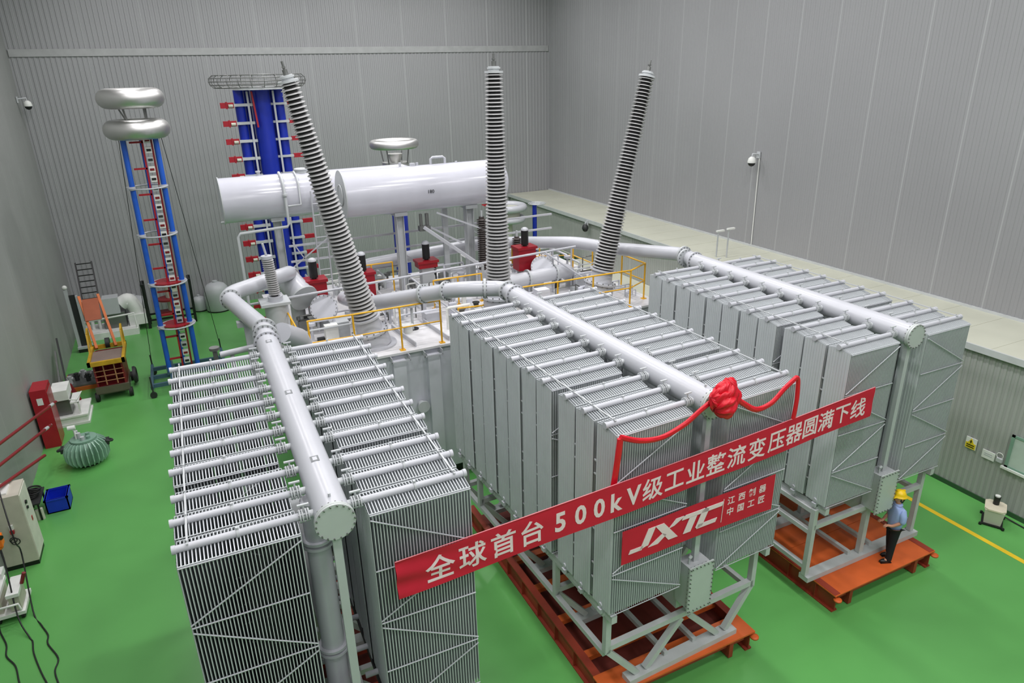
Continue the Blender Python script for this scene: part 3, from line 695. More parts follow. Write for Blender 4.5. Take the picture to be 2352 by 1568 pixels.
# ------------------------------------------------------------------ impulse generator (tall blue tower with wire ring)
ig = thing('impulse_generator', (3.55, 29.5, 0), 'tall tower of dark blue columns with red spark-gap arms under a wire ring', 'tower')
X, Y = 3.6, 29.5
MB().tube((X, Y, .5), (X, Y, 10.55), .36, 32).build('main_column', BLU, ig)
for dx, dy, rr in ((-.78, .05, .19), (.68, .15, .19), (-.45, .6, .15), (.5, .7, .15)):
    MB().tube((X+dx, Y+dy, .5), (X+dx, Y+dy, 10.55), rr, 20).build('side_column', BLU, ig)
for dx in (-.5, .45): MB().b2(X+dx-.035, X+dx+.035, Y-.25, Y-.19, .5, 10.5).build('cable_duct', PW, ig)
for k in range(14):
    z = 10.02-k*.66
    MB().b2(X-1.02, X-.35, Y-.22, Y-.08, z-.05, z+.05).build('clamp_arm', P, ig); MB().b2(X+.3, X+.95, Y-.12, Y+.02, z-.04, z+.04).build('clamp_arm', P, ig)
    MB().b2(X-1.5, X-1.02, Y-.2, Y-.06, z-.1, z+.1).b2(X-1.3, X-1.25, Y-.22, Y-.04, z-.13, z+.13).build('spark_gap_arm', RED, ig)
    MB().tube((X-1.22, Y-.25, z-.02), (X-1.06, Y-.25, z-.02), .06, 10).build('resistor', CRM, ig)
    MB().b2(X+.95, X+1.35, Y-.1, Y+.04, z-.08, z+.08).build('spark_gap_arm', RED, ig)
MB().beam((X-.35, Y-.4, 10.5), (X-.28, Y-.4, 9.2), .1, .06).build('red_strap', RED, ig)
rg = MB()
for R, z in ((1.62, 11.08), (1.74, 10.98), (1.76, 10.86), (1.72, 10.74), (1.6, 10.64)): rg.torus((X, Y, z), R, .016, n=60, m=5)
for i in range(24):
    a = 2*PI*i/24; e = V((math.cos(a), math.sin(a), 0)); c = V((X, Y, 0))
    rg.path([c+e*1.62+V((0, 0, 11.08)), c+e*1.74+V((0, 0, 10.98)), c+e*1.76+V((0, 0, 10.86)), c+e*1.72+V((0, 0, 10.74)), c+e*1.6+V((0, 0, 10.64))], .013, 5)
for i in range(6):
    a = PI*i/6; e = V((math.cos(a), math.sin(a), 0)); rg.tube(V((X, Y, 10.66))-e*1.6, V((X, Y, 10.66))+e*1.6, .015, 5)
rg.build('wire_ring', BOLT, ig)
MB().tube((X, Y, 10.55), (X, Y, 10.66), .95, 32).build('top_plate', P, ig)
MB().b2(X-1.3, X+1.3, Y-1.0, Y+1.3, .15, .5).build('base_frame', DK, ig)
for dx in (-1.1, 1.1):
    for dy in (-.8, 1.1): MB().tube((X+dx, Y+dy-.05, .15), (X+dx, Y+dy+.05, .15), .15, 14).build('castor', RUB, ig)
# capacitor ring device behind the conservator
cd = thing('coupling_capacitor', (7.7, 26.0, 0), 'grey ring-shaped corona electrode on a stand behind the conservator tanks', 'electrode')
MB().torus((7.7, 26.0, 8.55), .80, .12, n=44, m=12, sq=1.3).build('corona_ring', ALU, cd)
MB().tube((7.7, 26.0, 7.9), (7.7, 26.0, 8.2), .18, 20, r2=.28).tube((7.7, 26, 7.8), (7.7, 26, 7.9), .5, 24).build('cap', ALU, cd)
st = MB()
for i in range(4):
    a = PI/4+PI/2*i; st.tube((7.7+.6*math.cos(a), 26+.6*math.sin(a), 8.45), (7.7+.5*math.cos(a), 26+.5*math.sin(a), 7.85), .025, 8)
st.build('struts', BOLT, cd)
MB().tube((7.7, 26.0, .3), (7.7, 26.0, 7.8), .3, 24).build('column', BLU, cd)
MB().b2(6.9, 8.5, 25.2, 26.8, 0, .3).build('base_frame', DK, cd)
# dull shiny ball right of conservator end and rectifier with white rings
rc = thing('test_rectifier', (14.0, 30.2, 0), 'white double corona rings on a stand just right of the middle bushing', 'electrode')
MB().torus((14.35, 30.2, 4.86), .78, .17, n=40, m=12).build('corona_ring', PW, rc)
MB().torus((14.35, 30.2, 4.30), .72, .15, n=40, m=12).build('corona_ring', PW, rc)
MB().tube((14.35, 30.2, 4.3), (14.35, 30.2, 4.86), .6, 24).tube((14.35, 30.2, .3), (14.35, 30.2, 4.2), .22, 20).build('column', CRM, rc)
MB().b2(13.6, 15.1, 29.5, 30.9, 0, .3).build('base_frame', DK, rc)
MB().beam((12.9, 29.8, 5.2), (13.6, 29.8, 4.9), .3, .12).build('red_arm', RED, rc)
bl = thing('electrode_ball', (10.2, 23.5, 7.4), 'dull silver round cap poking out behind the right end of the front conservator', 'cap')
MB().sphere((10.25, 22.6, 8.05), .24, 20, 12).build('ball', ALU, bl); MB().tube((10.25, 22.6, 7.85), (10.25, 22.6, TZ), .05, 10).build('rod', P, bl)
bc = thing('earthing_column', (15.72, 30.0, 0), 'thin blue column with a flat wire disc on top, by the right-hand ledge', 'column')
MB().tube((15.72, 30.0, .2), (15.72, 30.0, 4.86), .11, 18).build('blue_tube', BLU, bc)
d = MB()
for R in (.42, .32, .2): d.torus((15.85, 30.0, 4.93), R, .02, n=28, m=5)
for i in range(4):
    a = PI*i/4; e = V((math.cos(a)*.42, math.sin(a)*.42, 0)); d.tube(V((15.85, 30, 4.93))-e, V((15.85, 30, 4.93))+e, .015, 5)
d.build('wire_disc', P, bc); MB().b2(15.4, 16.05, 29.7, 30.3, 0, .2).build('base_frame', DK, bc)

# ------------------------------------------------------------------ floor equipment along the left wall
def vessel(x, y, r_, h, lab, name='storage_tank'):
    r = thing(name, (x, y, 0), lab, 'tank')
    MB().lathe([(r_*.96, .06), (r_, .1), (r_, h*.62), (r_*.93, h*.8), (r_*.7, h*.93), (r_*.3, h), (.02, h)], (x, y, 0), (0, 0, 1), 32).build('shell', P, r)
    MB().tube((x, y, 0), (x, y, .06), r_*.97, 28).build('foot_ring', BLK, r)
    MB().tube((x, y, h-.01), (x, y, h+.08), r_*.2, 14).build('cap', P, r); return r
vessel(-2.75, 36.75, .62, 1.25, 'round-topped grey tank by the back wall, left of the slim tower')
vessel(.12, 36.9, .33, .75, 'small grey drum by the back wall, right of the slim tower')
vessel(.98, 36.55, .60, 1.45, 'round-topped grey tank by the back wall, partly behind the white pipe elbow')
# blower set
bs = thing('blower_set', (-3.6, 35.2, 0), 'grey machine set with curved duct on a plinth in the far left corner', 'machine')
MB().b2(-4.9, -2.65, 34.6, 36.2, 0, .3).build('plinth', WHT, bs)
MB().b2(-4.0, -3.1, 35.1, 35.9, .3, 1.0).build('motor', BOLT, bs)
MB().b2(-3.9, -3.25, 35.0, 35.7, 1.0, 1.75).build('fan_box', P, bs)
MB().path(bend([(-3.2, 35.5, 1.3), (-2.85, 35.5, 1.5), (-2.6, 35.5, .9), (-2.6, 35.5, .3)], .3), .32, 18).b2(-3.0, -2.25, 35.1, 35.9, .3, .8).build('duct', WHT, bs)
MB().path([(-4.7, 34.7, .3), (-4.7, 34.7, .9), (-2.7, 34.7, 1.0), (-2.7, 34.7, .3)], .04, 8).tube((-4.5, 35.4, .3), (-4.5, 35.4, 1.6), .08, 10).tube((-4.7, 35.4, 1.6), (-4.0, 35.4, 1.6), .09, 10).tube((-4.2, 35.3, .3), (-4.2, 35.3, 1.5), .07, 10).build('pipework', WHT, bs)
# black goal-shaped frame and white electrode behind the tower
bf = thing('steel_frame', (-1.2, 35.4, 0), 'black steel frame standing behind the slim blue and red tower', 'frame')
for x in (-2.2, -.2): MB().beam((x, 35.2, 0), (x+.05, 35.2, 2.15), .12, .12).beam((x, 35.9, 0), (x+.05, 35.9, 2.15), .12, .12).beam((x, 35.2, 2.1), (x, 35.9, 2.1), .1, .1).build('upright', BLK, bf)
MB().beam((-2.2, 35.3, .35), (-.2, 35.3, .35), .08, .08).beam((-2.2, 35.8, .5), (-.2, 35.8, .5), .08, .08).build('crossbar', BLK, bf)
MB().b2(-1.75, -.75, 35.3, 35.8, .45, .65).tube((-1.2, 35.5, 1.2), (-1.2, 35.5, 1.28), .5, 24).build('red_deck', DRED, bf)
MB().tube((-1.0, 35.6, .65), (-1.0, 35.6, 1.9), .3, 18).build('cream_cylinder', CRM, bf)
# white upright electrode near the corner
we = thing('white_trunking', (-4.7, 33.4, 0), 'slim white upright box with a ball top in the left corner', 'post')
MB().b2(-4.98, -4.86, 33.3, 33.45, .2, 2.8).b2(-4.62, -4.54, 33.3, 33.45, .2, 2.5).b2(-5.0, -4.45, 33.2, 33.6, .15, .25).build('frame', P, we)
MB().b2(-4.85, -4.63, 33.36, 33.40, .25, 2.55).build('dark_infill', DK, we)
MB().sphere((-4.92, 33.38, 2.9), .1, 12, 8).build('ball', WHT, we); MB().b2(-4.98, -4.47, 33.2, 33.6, 0, .15).build('foot', BLK, we)
# pallet of valves
pv = thing('valve_pallet', (-4.45, 29.4, 0), 'low orange-edged pallet carrying grey valves by the left wall', 'pallet')
MB().b2(-5.15, -3.95, 28.7, 30.3, .0, .14).build('pallet_base', ORG, pv)
MB().b2(-5.1, -4.0, 28.76, 30.24, .14, .2).build('tray', BOLT, pv)
for i in range(5):
    x = -4.9+.2*i; y = 29.1+.25*(i % 3); MB().tube((x, y, .2), (x, y, .5), .08, 10).tube((x-.12, y, .4), (x+.12, y, .4), .06, 10).build('valve', (P, DK)[i % 2], pv)
# mobile lift with long ladder boom
ml = thing('mobile_lift', (-3.35, 28.2, 0), 'yellow and dark red mobile access platform with an orange ladder boom', 'lift')
ch = MB().b2(-3.85, -2.85, 27.25, 29.0, .25, .42)
ch.b2(-3.9, -2.8, 27.2, 27.3, .3, .55); ch.build('chassis', mat('olive_grey_steel', (92, 88, 72), .6), ml)
for x in (-3.9, -2.8):
    for y in (27.3, 28.9): MB().tube((x-.06, y, .17), (x+.06, y, .17), .17, 16).build('wheel', RUB, ml)
MB().tube((-2.70, 28.3, .42), (-2.62, 28.3, .42), .33, 20).torus((-2.62, 28.3, .42), .26, .05, (1, 0, 0), 20, 6).build('side_wheel', DK, ml)
bd = MB()
for x in (-3.8, -2.9): bd.b2(x-.03, x+.03, 27.3, 28.9, .42, 1.42)
bd.b2(-3.8, -2.9, 28.86, 28.92, .42, 1.42).b2(-3.8, -2.9, 27.3, 28.9, .42, .5); bd.build('body', DRED, ml)
bd = MB()
for x in (-3.5, -3.15): bd.tube((x, 27.28, .6), (x, 27.28, 1.4), .025, 6)
for z in (.75, .95, 1.15): bd.tube((-3.8, 27.28, z), (-2.9, 27.28, z), .018, 6)
bd.build('cage_bars', mat('tan_bars', (168, 120, 84), .6), ml)
tp = MB().b2(-3.95, -2.75, 27.1, 27.2, 1.42, 1.58).b2(-3.95, -3.85, 27.1, 29.1, 1.42, 1.58).b2(-2.85, -2.75, 27.1, 29.1, 1.42, 1.58).b2(-3.95, -2.75, 29.0, 29.1, 1.42, 1.58)
for x in (-3.92, -2.8): tp.beam((x, 29.0, 1.5), (x, 29.0, 2.3), .07).beam((x, 28.2, 1.5), (x, 28.6, 2.2), .06).beam((x, 28.6, 2.2), (x, 29.0, 2.3), .06)
tp.build('platform_frame', YDK, ml)
MB().b2(-3.85, -2.85, 27.2, 28.55, 1.46, 1.5).build('platform_deck', BNW, ml)
bm = MB()
for x in (-3.75, -3.1): bm.beam((x, 28.9, 1.5), (x-.35, 30.4, 3.2), .09, .12)
bm.build('boom', ORG, ml)
MB().beam((-3.7, 29.6, 2.42), (-3.72, 30.2, 3.12), .55, .03).build('boom_deck', mat('rust_orange_plate', (160, 84, 52), .6), ml)
ld = MB()
for x in (-3.98, -3.42): ld.beam((x, 30.2, 2.9), (x-.05, 31.2, 4.35), .05, .09)
for i in range(7):
    t = i/6; ld.beam((-4.0, 30.3+.88*t, 3.1+1.2*t), (-3.45, 30.3+.88*t, 3.1+1.2*t), .035)
ld.build('ladder', BLK, ml)
MB().tube((-3.45, 29.1, 1.6), (-3.3, 29.1, 1.6), .2, 16).build('hose_reel', DK, ml)
# grey poles leaning
lp = thing('leaning_poles', (-4.9, 27.3, 0), 'two grey steel channels leaning on the left wall by the red cabinet', 'pole')
MB().beam((-4.95, 27.0, .3), (-5.15, 29.3, 1.5), .06, .12).build('channel', BOLT, lp); MB().beam((-4.75, 27.2, .3), (-5.1, 29.9, 1.8), .06, .12).build('channel', DK, lp)
# white boxed pump unit
pu = thing('pump_unit', (-4.4, 26.0, 0), 'white boxed pump unit on a plinth behind the tall red cabinet', 'machine')
MB().b2(-5.0, -4.05, 25.5, 26.9, .0, .08).b2(-5.0, -4.05, 25.5, 26.9, .3, .36).b2(-4.98, -4.1, 25.55, 26.85, .08, .3).build('plinth', WHT, pu)
MB().b2(-5.0, -4.5, 25.6, 26.5, .95, 1.3).build('control_box', WHT, pu); MB().b2(-4.98, -4.52, 25.7, 26.4, .36, .95).build('motor', BOLT, pu)
MB().path([(-4.5, 25.6, .95), (-4.3, 25.6, .9), (-4.2, 26.3, .9)], .02, 6).b2(-4.5, -4.25, 25.6, 26.5, .78, .82).b2(-4.3, -4.25, 25.6, 25.65, .36, .8).build('shelf', WHT, pu)
MB().beam((-4.6, 26.9, 1.0), (-4.4, 26.9, .3), .12).build('red_bracket', DRED, pu)
# tall red cabinet
rcab = thing('fire_cabinet', (-4.98, 24.5, 0), 'tall bright red cabinet against the left wall', 'cabinet')
MB().b2(-5.22, -4.78, 24.1, 24.95, 0, 2.02).build('body', RED, rcab)
MB().b2(-4.78, -4.765, 24.14, 24.91, .06, 1.9).build('door', mat('red_door', (150, 24, 36), .25), rcab)
MB().b2(-5.08, -4.92, 24.09, 24.1, 1.52, 1.75).build('paper_notice', WHT, rcab)
# green finned reactor
rx = thing('finned_reactor', (-3.87, 22.5, 0), 'round pale-green finned tank with fittings on its lid on the left floor', 'tank')
MB().lathe([(.36, .05), (.42, .12), (.44, .5), (.40, .78), (.1, .84)], (-3.87, 22.5, 0), (0, 0, 1), 28).build('shell', GRN, rx)
fn = MB()
for i in range(26):
    a = 2*PI*i/26; e = V((math.cos(a), math.sin(a), 0)); n_ = V((-math.sin(a), math.cos(a), 0)); c = V((-3.87, 22.5, 0))
    poly = [(.40, .1), (.52, .1), (.61, .25), (.62, .5), (.56, .68), (.42, .8), (.36, .8)]
    fn.prism(poly, lambda r_, z, e=e, n_=n_, c=c: c+e*r_+V((0, 0, z))-n_*.014, lambda r_, z, e=e, n_=n_, c=c: c+e*r_+V((0, 0, z))+n_*.014)
fn.build('cooling_fins', mat('pale_green_fins', (150, 186, 166), .3), rx)
MB().tube((-3.87, 22.5, .8), (-3.87, 22.5, .86), .36, 28).build('lid', GRN, rx)
for dx, dy, h in ((-.1, 0, .18), (.12, .05, .12), (.0, -.15, .1), (.15, -.12, .08), (-.18, .15, .2)): MB().tube((-3.87+dx, 22.5+dy, .86), (-3.87+dx, 22.5+dy, .86+h), .06, 12).build('fitting', (P, GRN)[dx > 0], rx)
MB().path([(-4.05, 22.5, .86), (-4.05, 22.5, 1.15), (-4.12, 22.5, 1.25)], .03, 8).tube((-4.2, 22.5, 1.25), (-4.0, 22.5, 1.25), .07, 12).build('filler_pipe', WHT, rx)
for sx in (-1, 1): MB().torus((-3.87+sx*.62, 22.5, .62), .12, .035, (.3*sx, .2, 1), 16, 6).b2(-3.87+sx*.6-.05, -3.87+sx*.6+.05, 22.36, 22.64, .52, .66).build('side_bracket', DK, rx)
MB().tube((-3.87, 22.5, 0), (-3.87, 22.5, .06), .34, 24).build('foot', BLK, rx)
# blue crate
cr8 = MB().b2(-4.70, -4.16, 19.86, 20.5, 0, .03)
for a in ((-4.70, -4.67, 19.86, 20.5), (-4.19, -4.16, 19.86, 20.5), (-4.70, -4.16, 19.86, 19.89), (-4.70, -4.16, 20.47, 20.5)): cr8.b2(*a, 0, .42)
for a in ((-4.72, -4.66, 19.84, 20.52), (-4.2, -4.14, 19.84, 20.52), (-4.72, -4.14, 19.84, 19.9), (-4.72, -4.14, 20.46, 20.52)): cr8.b2(*a, .38, .42)
cr8.build('plastic_crate', BLC, label='empty blue plastic crate on the green floor by the left wall', cat='crate')
# small stand with hoses
hs = thing('hose_stand', (-4.85, 19.95, 0), 'low table with black hoses and jars squeezed between the crate and the wall', 'table')
MB().b2(-5.15, -4.74, 19.6, 20.5, .5, .54).build('shelf', DK, hs)
for x in (-5.1, -4.8):
    for y in (19.65, 20.45): MB().b2(x-.02, x+.02, y-.02, y+.02, 0, .5).build('leg', BLK, hs)
h = MB()
for i in range(5): h.torus((-4.95+.02*i, 20.0+.03*i, .57+.045*i), .13+.01*(i % 3), .024, (.1*i-.2, .1, 1), 20, 6)
h.build('hose_coil', RUB, hs)
for i in range(4): MB().tube((-5.05+.09*i, 19.7, .0), (-5.05+.09*i, 19.7, .24+.03*i), .05, 10).build('jar', CRM, hs)
# beige control cabinet
cc = thing('control_cabinet', (-4.93, 18.0, 0), 'tall beige control cabinet with a paper on top and a red switch', 'cabinet')
MB().b2(-5.26, -4.60, 17.55, 18.35, .12, 1.98).build('body', CAB, cc); MB().b2(-5.27, -4.61, 17.56, 18.34, 0, .12).build('plinth', BLK, cc)
MB().b2(-4.60, -4.585, 17.58, 18.32, .16, 1.94).build('door', mat('pale_door', (204, 202, 192), .5), cc)
MB().tube((-4.58, 17.85, 1.6), (-4.55, 17.85, 1.6), .05, 12).tube((-4.58, 17.85, 1.45), (-4.55, 17.85, 1.45), .04, 12).build('gauge', BLK, cc)
MB().b2(-4.585, -4.575, 17.95, 18.02, 1.0, 1.12).build('warning_sticker', RED, cc)
MB().b2(-5.15, -4.85, 17.7, 18.15, 1.98, 2.02).build('paper_sheet', WHT, cc)
MB().b2(-4.96, -4.88, 17.50, 17.55, 1.12, 1.24).build('socket', WHT, cc); MB().b2(-4.96, -4.88, 17.46, 17.54, 1.03, 1.12).build('red_plug', RED, cc)
MB().torus((-4.95, 17.5, .85), .07, .012, (0, 1, 0), 16, 5).torus((-4.92, 17.5, .8), .09, .012, (.1, 1, 0), 16, 5).build('cable_loop', BLK, cc)
# cart
ca = thing('equipment_trolley', (-4.85, 15.9, 0), 'white wheeled equipment trolley on the floor below the beige cabinet', 'trolley')
MB().b2(-5.22, -4.98, 15.55, 16.35, .62, .7).b2(-4.86, -4.62, 15.5, 16.2, .62, .7).build('tray', WHT, ca)
MB().b2(-5.2, -5.0, 15.6, 16.3, .22, .62).b2(-4.85, -4.65, 15.55, 16.1, .25, .62).build('housing', CAB, ca)
MB().path([(-5.1, 15.45, .3), (-5.1, 15.4, .5), (-4.65, 15.4, .5), (-4.65, 15.45, .3)], .025, 8).b2(-5.2, -4.6, 15.5, 16.3, .14, .22).build('chassis', WHT, ca)
for x in (-5.12, -4.68):
    for y in (15.6, 16.2): MB().tube((x-.03, y, .08), (x+.03, y, .08), .08, 14).build('wheel', RUB, ca)
MB().b2(-5.15, -5.0, 16.2, 16.5, .7, .84).build('cloth_bundle', WHT, ca); MB().tube((-4.6, 15.85, .7), (-4.5, 15.85, .95), .04, 8).build('valve_handle', DRED, ca)
# red wall arms
wa = thing('wall_arm_rack', (-5.25, 17.3, 2.0), 'three dark red steel arms reaching out from the left wall above the beige cabinet', 'rack')
for k, (a, b) in enumerate((((-5.22, 17.77, 2.94), (-4.4, 23.08, 1.95)), ((-5.22, 17.3, 2.61), (-4.4, 21.6, 1.85)), ((-5.22, 16.91, 2.33), (-4.4, 20.0, 1.7)))):
    a, b = V(a), V(b); MB().tube(a, b, .042, 12).build('arm', DRED, wa)
    if k < 2: MB().tube(b+(a-b)*.06, b+(a-b)*-.01, .03, 10).tube(b+(a-b)*.1, b+(a-b)*.05, .048, 12).build('grey_tip', P, wa)
MB().b2(-5.28, -5.2, 16.7, 18.0, 2.2, 3.05).build('wall_bracket', DRED, wa)
def cable(pts, lab, r=.016):
    pts = [V(p) for p in pts]; q = [pts[0]]
    for i in range(len(pts)-1):
        a = pts[max(i-1, 0)]; b = pts[i]; c = pts[i+1]; d = pts[min(i+2, len(pts)-1)]
        for k in range(1, 7):
            t = k/6; q.append(.5*((2*b)+(c-a)*t+(2*a-5*b+4*c-d)*t*t+(3*b-a-3*c+d)*t**3))
    return MB().path(q, r, 7).build('cable', BLK, label=lab, cat='cable')
cable([(-5.05, 18.2, 2.88), (-4.72, 16.8, 2.2), (-4.6, 16.32, 1.5), (-4.58, 16.4, 1.1), (-4.5, 15.6, .08), (-4.3, 15.1, .02), (-4.13, 14.69, .02), (-4.1, 14.4, .02), (-3.86, 13.85, .02), (-3.88, 13.5, .02), (-3.78, 13.1, .02), (-3.6, 12.5, .02)], 'black cable hanging over the beige cabinet front and trailing on the green floor')
cable([(-5.15, 17.2, 2.55), (-4.95, 16.4, 2.0), (-4.8, 16.0, 1.35), (-4.7, 15.3, .3), (-4.47, 14.78, .02), (-4.40, 14.62, .02), (-4.33, 14.23, .02), (-4.12, 13.57, .02), (-3.9, 13.0, .02)], 'black cable hanging from the orange hoist and winding on the green floor')
cable([(-5.2, 15.9, .02), (-5.09, 15.33, .02), (-4.89, 14.78, .02), (-4.83, 14.4, .02), (-4.62, 14.01, .02), (-4.48, 13.48, .02), (-4.3, 12.9, .02)], 'black cable nearest the left wall, lying wholly on the floor')
oh = thing('chain_hoist', (-4.9, 16.2, 1.4), 'small orange chain hoist body hanging at the left frame edge', 'hoist')
MB().sphere((-4.86, 16.15, 1.95), .12, 14, 8, 1, 1, 1.1).box(-4.84, 16.1, 1.75, .2, .2, .24).sphere((-4.84, 16.1, 1.6), .09, 12, 8).build('housing', mat('hoist_orange', (236, 116, 20), .5), oh)
MB().tube((-4.72, 16.02, 1.84), (-4.78, 16.06, 1.84), .05, 12).tube((-4.86, 16.15, 2.05), (-5.0, 16.5, 2.4), .01, 6).build('hook_and_chain', BLK, oh)

# ------------------------------------------------------------------ cameras, signs and window on the walls
def cctv(x, y, z, nx, lab, arm=.35, small=False):
    r = thing('security_camera', (x, y, z), lab, 'camera')
    MB().path([(x, y, z+.05), (x+nx*arm, y, z+.08), (x+nx*arm, y, z-.03)], .03, 8).b2(min(x, x+nx*.05), max(x, x+nx*.05), y-.08, y+.08, z-.1, z+.15).build('bracket', P, r)
    c = (x+nx*arm, y, z-.2)
    MB().lathe([(.06, .18), (.13, .12), (.16, 0), (.155, -.05)], c, (0, 0, 1), 20).build('housing', WHT if not small else DK, r)
    MB().sphere((c[0], c[1], c[2]-.05), .14, 16, 10).build('dome', BLK, r)
    return r
cctv(XW-.02, 20.5, 7.75, -1, 'white dome camera on the upper right wall with a conduit running down to the ledge')
MB().tube((XW-.04, 20.4, ZL+.05), (XW-.04, 20.45, 7.7), .02, 8).build('conduit', WHT, label='thin white conduit below the dome camera on the right wall', cat='conduit')
cctv(XL+.02, 36.6, 10.3, 1, 'white dome camera high in the far left corner')
cctv(XR-.18, 28.4, 4.0, -1, 'small dark camera under the ledge edge behind the right bushing', .12, True)
for (x, y, h, lab) in ((18.22, 19.8, 1.0, 'thin grey stub pole with flat head on the ledge, left of its pair'), (18.5, 19.55, 1.1, 'thin grey stub pole with flat head on the ledge, right of its pair')):
    r = thing('stub_pole', (x, y, ZL), lab, 'pole')
    MB().tube((x, y, ZL), (x, y, ZL+h), .028, 8).build('pole', P, r); MB().box(x+.1, y, ZL+h, .34, .1, .06).build('flat_head', WHT, r)
def plate(name, mt, y0, y1, z0, z1, lab, cat, t=.02):
    return MB().b2(XR-.03-t, XR-.03, y0, y1, z0, z1).build(name, mt, label=lab, cat=cat)
def wtext(s, size, y, z, par, mt=BLK, t=.025): return text(s, size, mt, frame((XR-.03-t, y, z), (0, -1, 0), (0, 0, 1), (-1, 0, 0)), .002, .002, 'lettering', par)
sg = plate('warning_sign', WHT, 9.06, 9.34, 1.33, 1.65, 'square yellow and white warning sign on the lower right wall', 'sign')
MB().b2(XR-.056, XR-.05, 9.07, 9.33, 1.34, 1.50).build('yellow_band', SGY, sg)
def tri(y, z, s, x0, x1):
    return MB().prism([(-s, -s*.8), (s, -s*.8), (0, s)], lambda a, b: (x0, y-a, z+b), lambda a, b: (x1, y-a, z+b))
tri(9.2, 1.54, .10, XR-.057, XR-.05).build('triangle', SGY, sg); 
MB().prism([(-.012, .05), (.022, .05), (.004, .01), (.025, .01), (-.02, -.06), (-.004, -.008), (-.024, -.008)], lambda a, b: (XR-.058, 9.2-a, 1.53+b), lambda a, b: (XR-.062, 9.2-a, 1.53+b)).build('bolt_symbol', BLK, sg)
for z in (1.44, 1.385): MB().b2(XR-.058, XR-.056, 9.10, 9.30, z-.014, z+.014).build('text_line', BLK, sg)
sg = plate('notice_plate', WHT, 8.56, 8.88, 1.26, 1.49, 'small white notice plate on the lower right wall, next to the yellow sign', 'sign')
for z in (1.41, 1.36): MB().b2(XR-.053, XR-.05, 8.62, 8.82, z-.012, z+.012).build('text_line', P, sg)
r = thing('wall_socket', (XR-.1, 8.44, 1.4), 'small grey socket with a loop of wire right of the white notice plate', 'socket')
MB().b2(XR-.1, XR-.03, 8.36, 8.5, 1.34, 1.44).build('box', P, r); MB().torus((XR-.05, 8.45, 1.5), .08, .01, (1, 0, 0), 18, 5).build('wire_loop', WHT, r)
wn = MB().b2(XR-.06, XR-.03, 7.1, 8.30, 1.27, 1.33).b2(XR-.06, XR-.03, 7.1, 8.30, 2.14, 2.2).b2(XR-.06, XR-.03, 8.22, 8.30, 1.27, 2.2).b2(XR-.06, XR-.03, 7.1, 7.16, 1.27, 2.2)
wn = struct('window_1', wn, GRN)
MB().b2(XR-.045, XR-.035, 7.16, 8.22, 1.33, 2.14).build('pane', mat('frosted_pane', (186, 200, 192), .15), wn)
MB().b2(XR-.10, XR-.03, 7.0, 8.36, 1.22, 1.28).build('sill', WHT, wn)
# little oil pump on the floor, right
op = thing('oil_pump_box', (17.3, 7.85, 0), 'small cream tank with a black motor on its lid by the right wall', 'pump')
fx = lambda a, b: (17.30+a*math.cos(.5)-b*math.sin(.5), 7.95+a*math.sin(.5)+b*math.cos(.5))
sq = [(-.24, -.2), (.24, -.2), (.24, .2), (-.24, .2)]; oc = [(-.27, -.14), (-.2, -.23), (.2, -.23), (.27, -.14), (.27, .14), (.2, .23), (-.2, .23), (-.27, .14)]
MB().prism(sq, lambda a, b: (*fx(a*.9, b*.9), .04), lambda a, b: (*fx(a*1.05, b*1.05), .44)).build('tank', CRM, op)
MB().prism(oc, lambda a, b: (*fx(a, b), .44), lambda a, b: (*fx(a, b), .48)).build('lid', mat('cream_lid', (214, 206, 184), .5), op)
MB().tube((17.38, 8.0, .48), (17.38, 8.0, .66), .07, 16).tube((17.38, 8.0, .66), (17.38, 8.0, .70), .075, 16).build('motor', BLK, op)
MB().tube((17.38, 8.0, .70), (17.38, 8.0, .73), .06, 16).build('motor_cap', WHT, op)
MB().prism(sq, lambda a, b: (*fx(a*1.15, b*1.15), .02), lambda a, b: (*fx(a*1.15, b*1.15), .05)).build('base_tray', BLK, op)
for a, b in sq: MB().tube((*fx(a*1.2, b*1.2), 0), (*fx(a*1.2, b*1.2), .06), .035, 10).build('castor', BLK, op)
cable([(17.5, 8.1, .3), (17.62, 7.95, .12), (17.72, 7.7, .03), (17.7, 7.2, .02)], 'short black cable behind the small cream pump tank', .018)
r = thing('rear_valve', (13.3, 15.9, TZ-.6), 'black valve wheel poking up right of the right bushing foot', 'valve')
MB().tube((13.2, 16.2, 3.4), (13.2, 16.2, 4.45), .1, 12).tube((13.1, 16.2, 4.3), (13.5, 16.2, 4.35), .05, 10).tube((13.5, 16.2, 4.25), (13.5, 16.2, 4.45), .12, 16).build('valve_body', BLK, r)
MB().b2(12.98, 13.3, 16.1, 16.4, 3.2, 3.45).build('bracket', P, r)

# ------------------------------------------------------------------ banners
A = V((1.67, 7.10, 0)); B = V((11.17, 7.60, 0)); D = (B-A).normalized(); N = V((D.y, -D.x, 0))
LB = (B-A).length; SAG = lambda s_: -.05*4*(s_/LB)*(1-s_/LB)
def zt(s_): return 5.235+(5.335-5.235)*s_/LB+SAG(s_)
def zb(s_): return 4.655+(4.73-4.655)*s_/LB+SAG(s_)
def banner(A, D, N, L, zt, zb, nx, nz, wav, name, mt, lab):
    mb = MB(); vs = []
    for sd in (0, 1):
        for j in range(nz+1):
            for i in range(nx+1):
                s_ = L*i/nx; t = j/nz; z = zb(s_)*(1-t)+zt(s_)*t
                vs.append(A+D*s_+N*(wav(s_, t)-.004*sd)+V((0, 0, z)))
    m = nx+1; fs = [(j*m+i, j*m+i+1, (j+1)*m+i+1, (j+1)*m+i) for j in range(nz) for i in range(nx)]
    o = (nz+1)*m; fs += [(o+j*m+i, o+(j+1)*m+i, o+(j+1)*m+i+1, o+j*m+i+1) for j in range(nz) for i in range(nx)]
    mb.add(vs, fs, True); return mb.build(name, mt, label=lab, cat='banner')
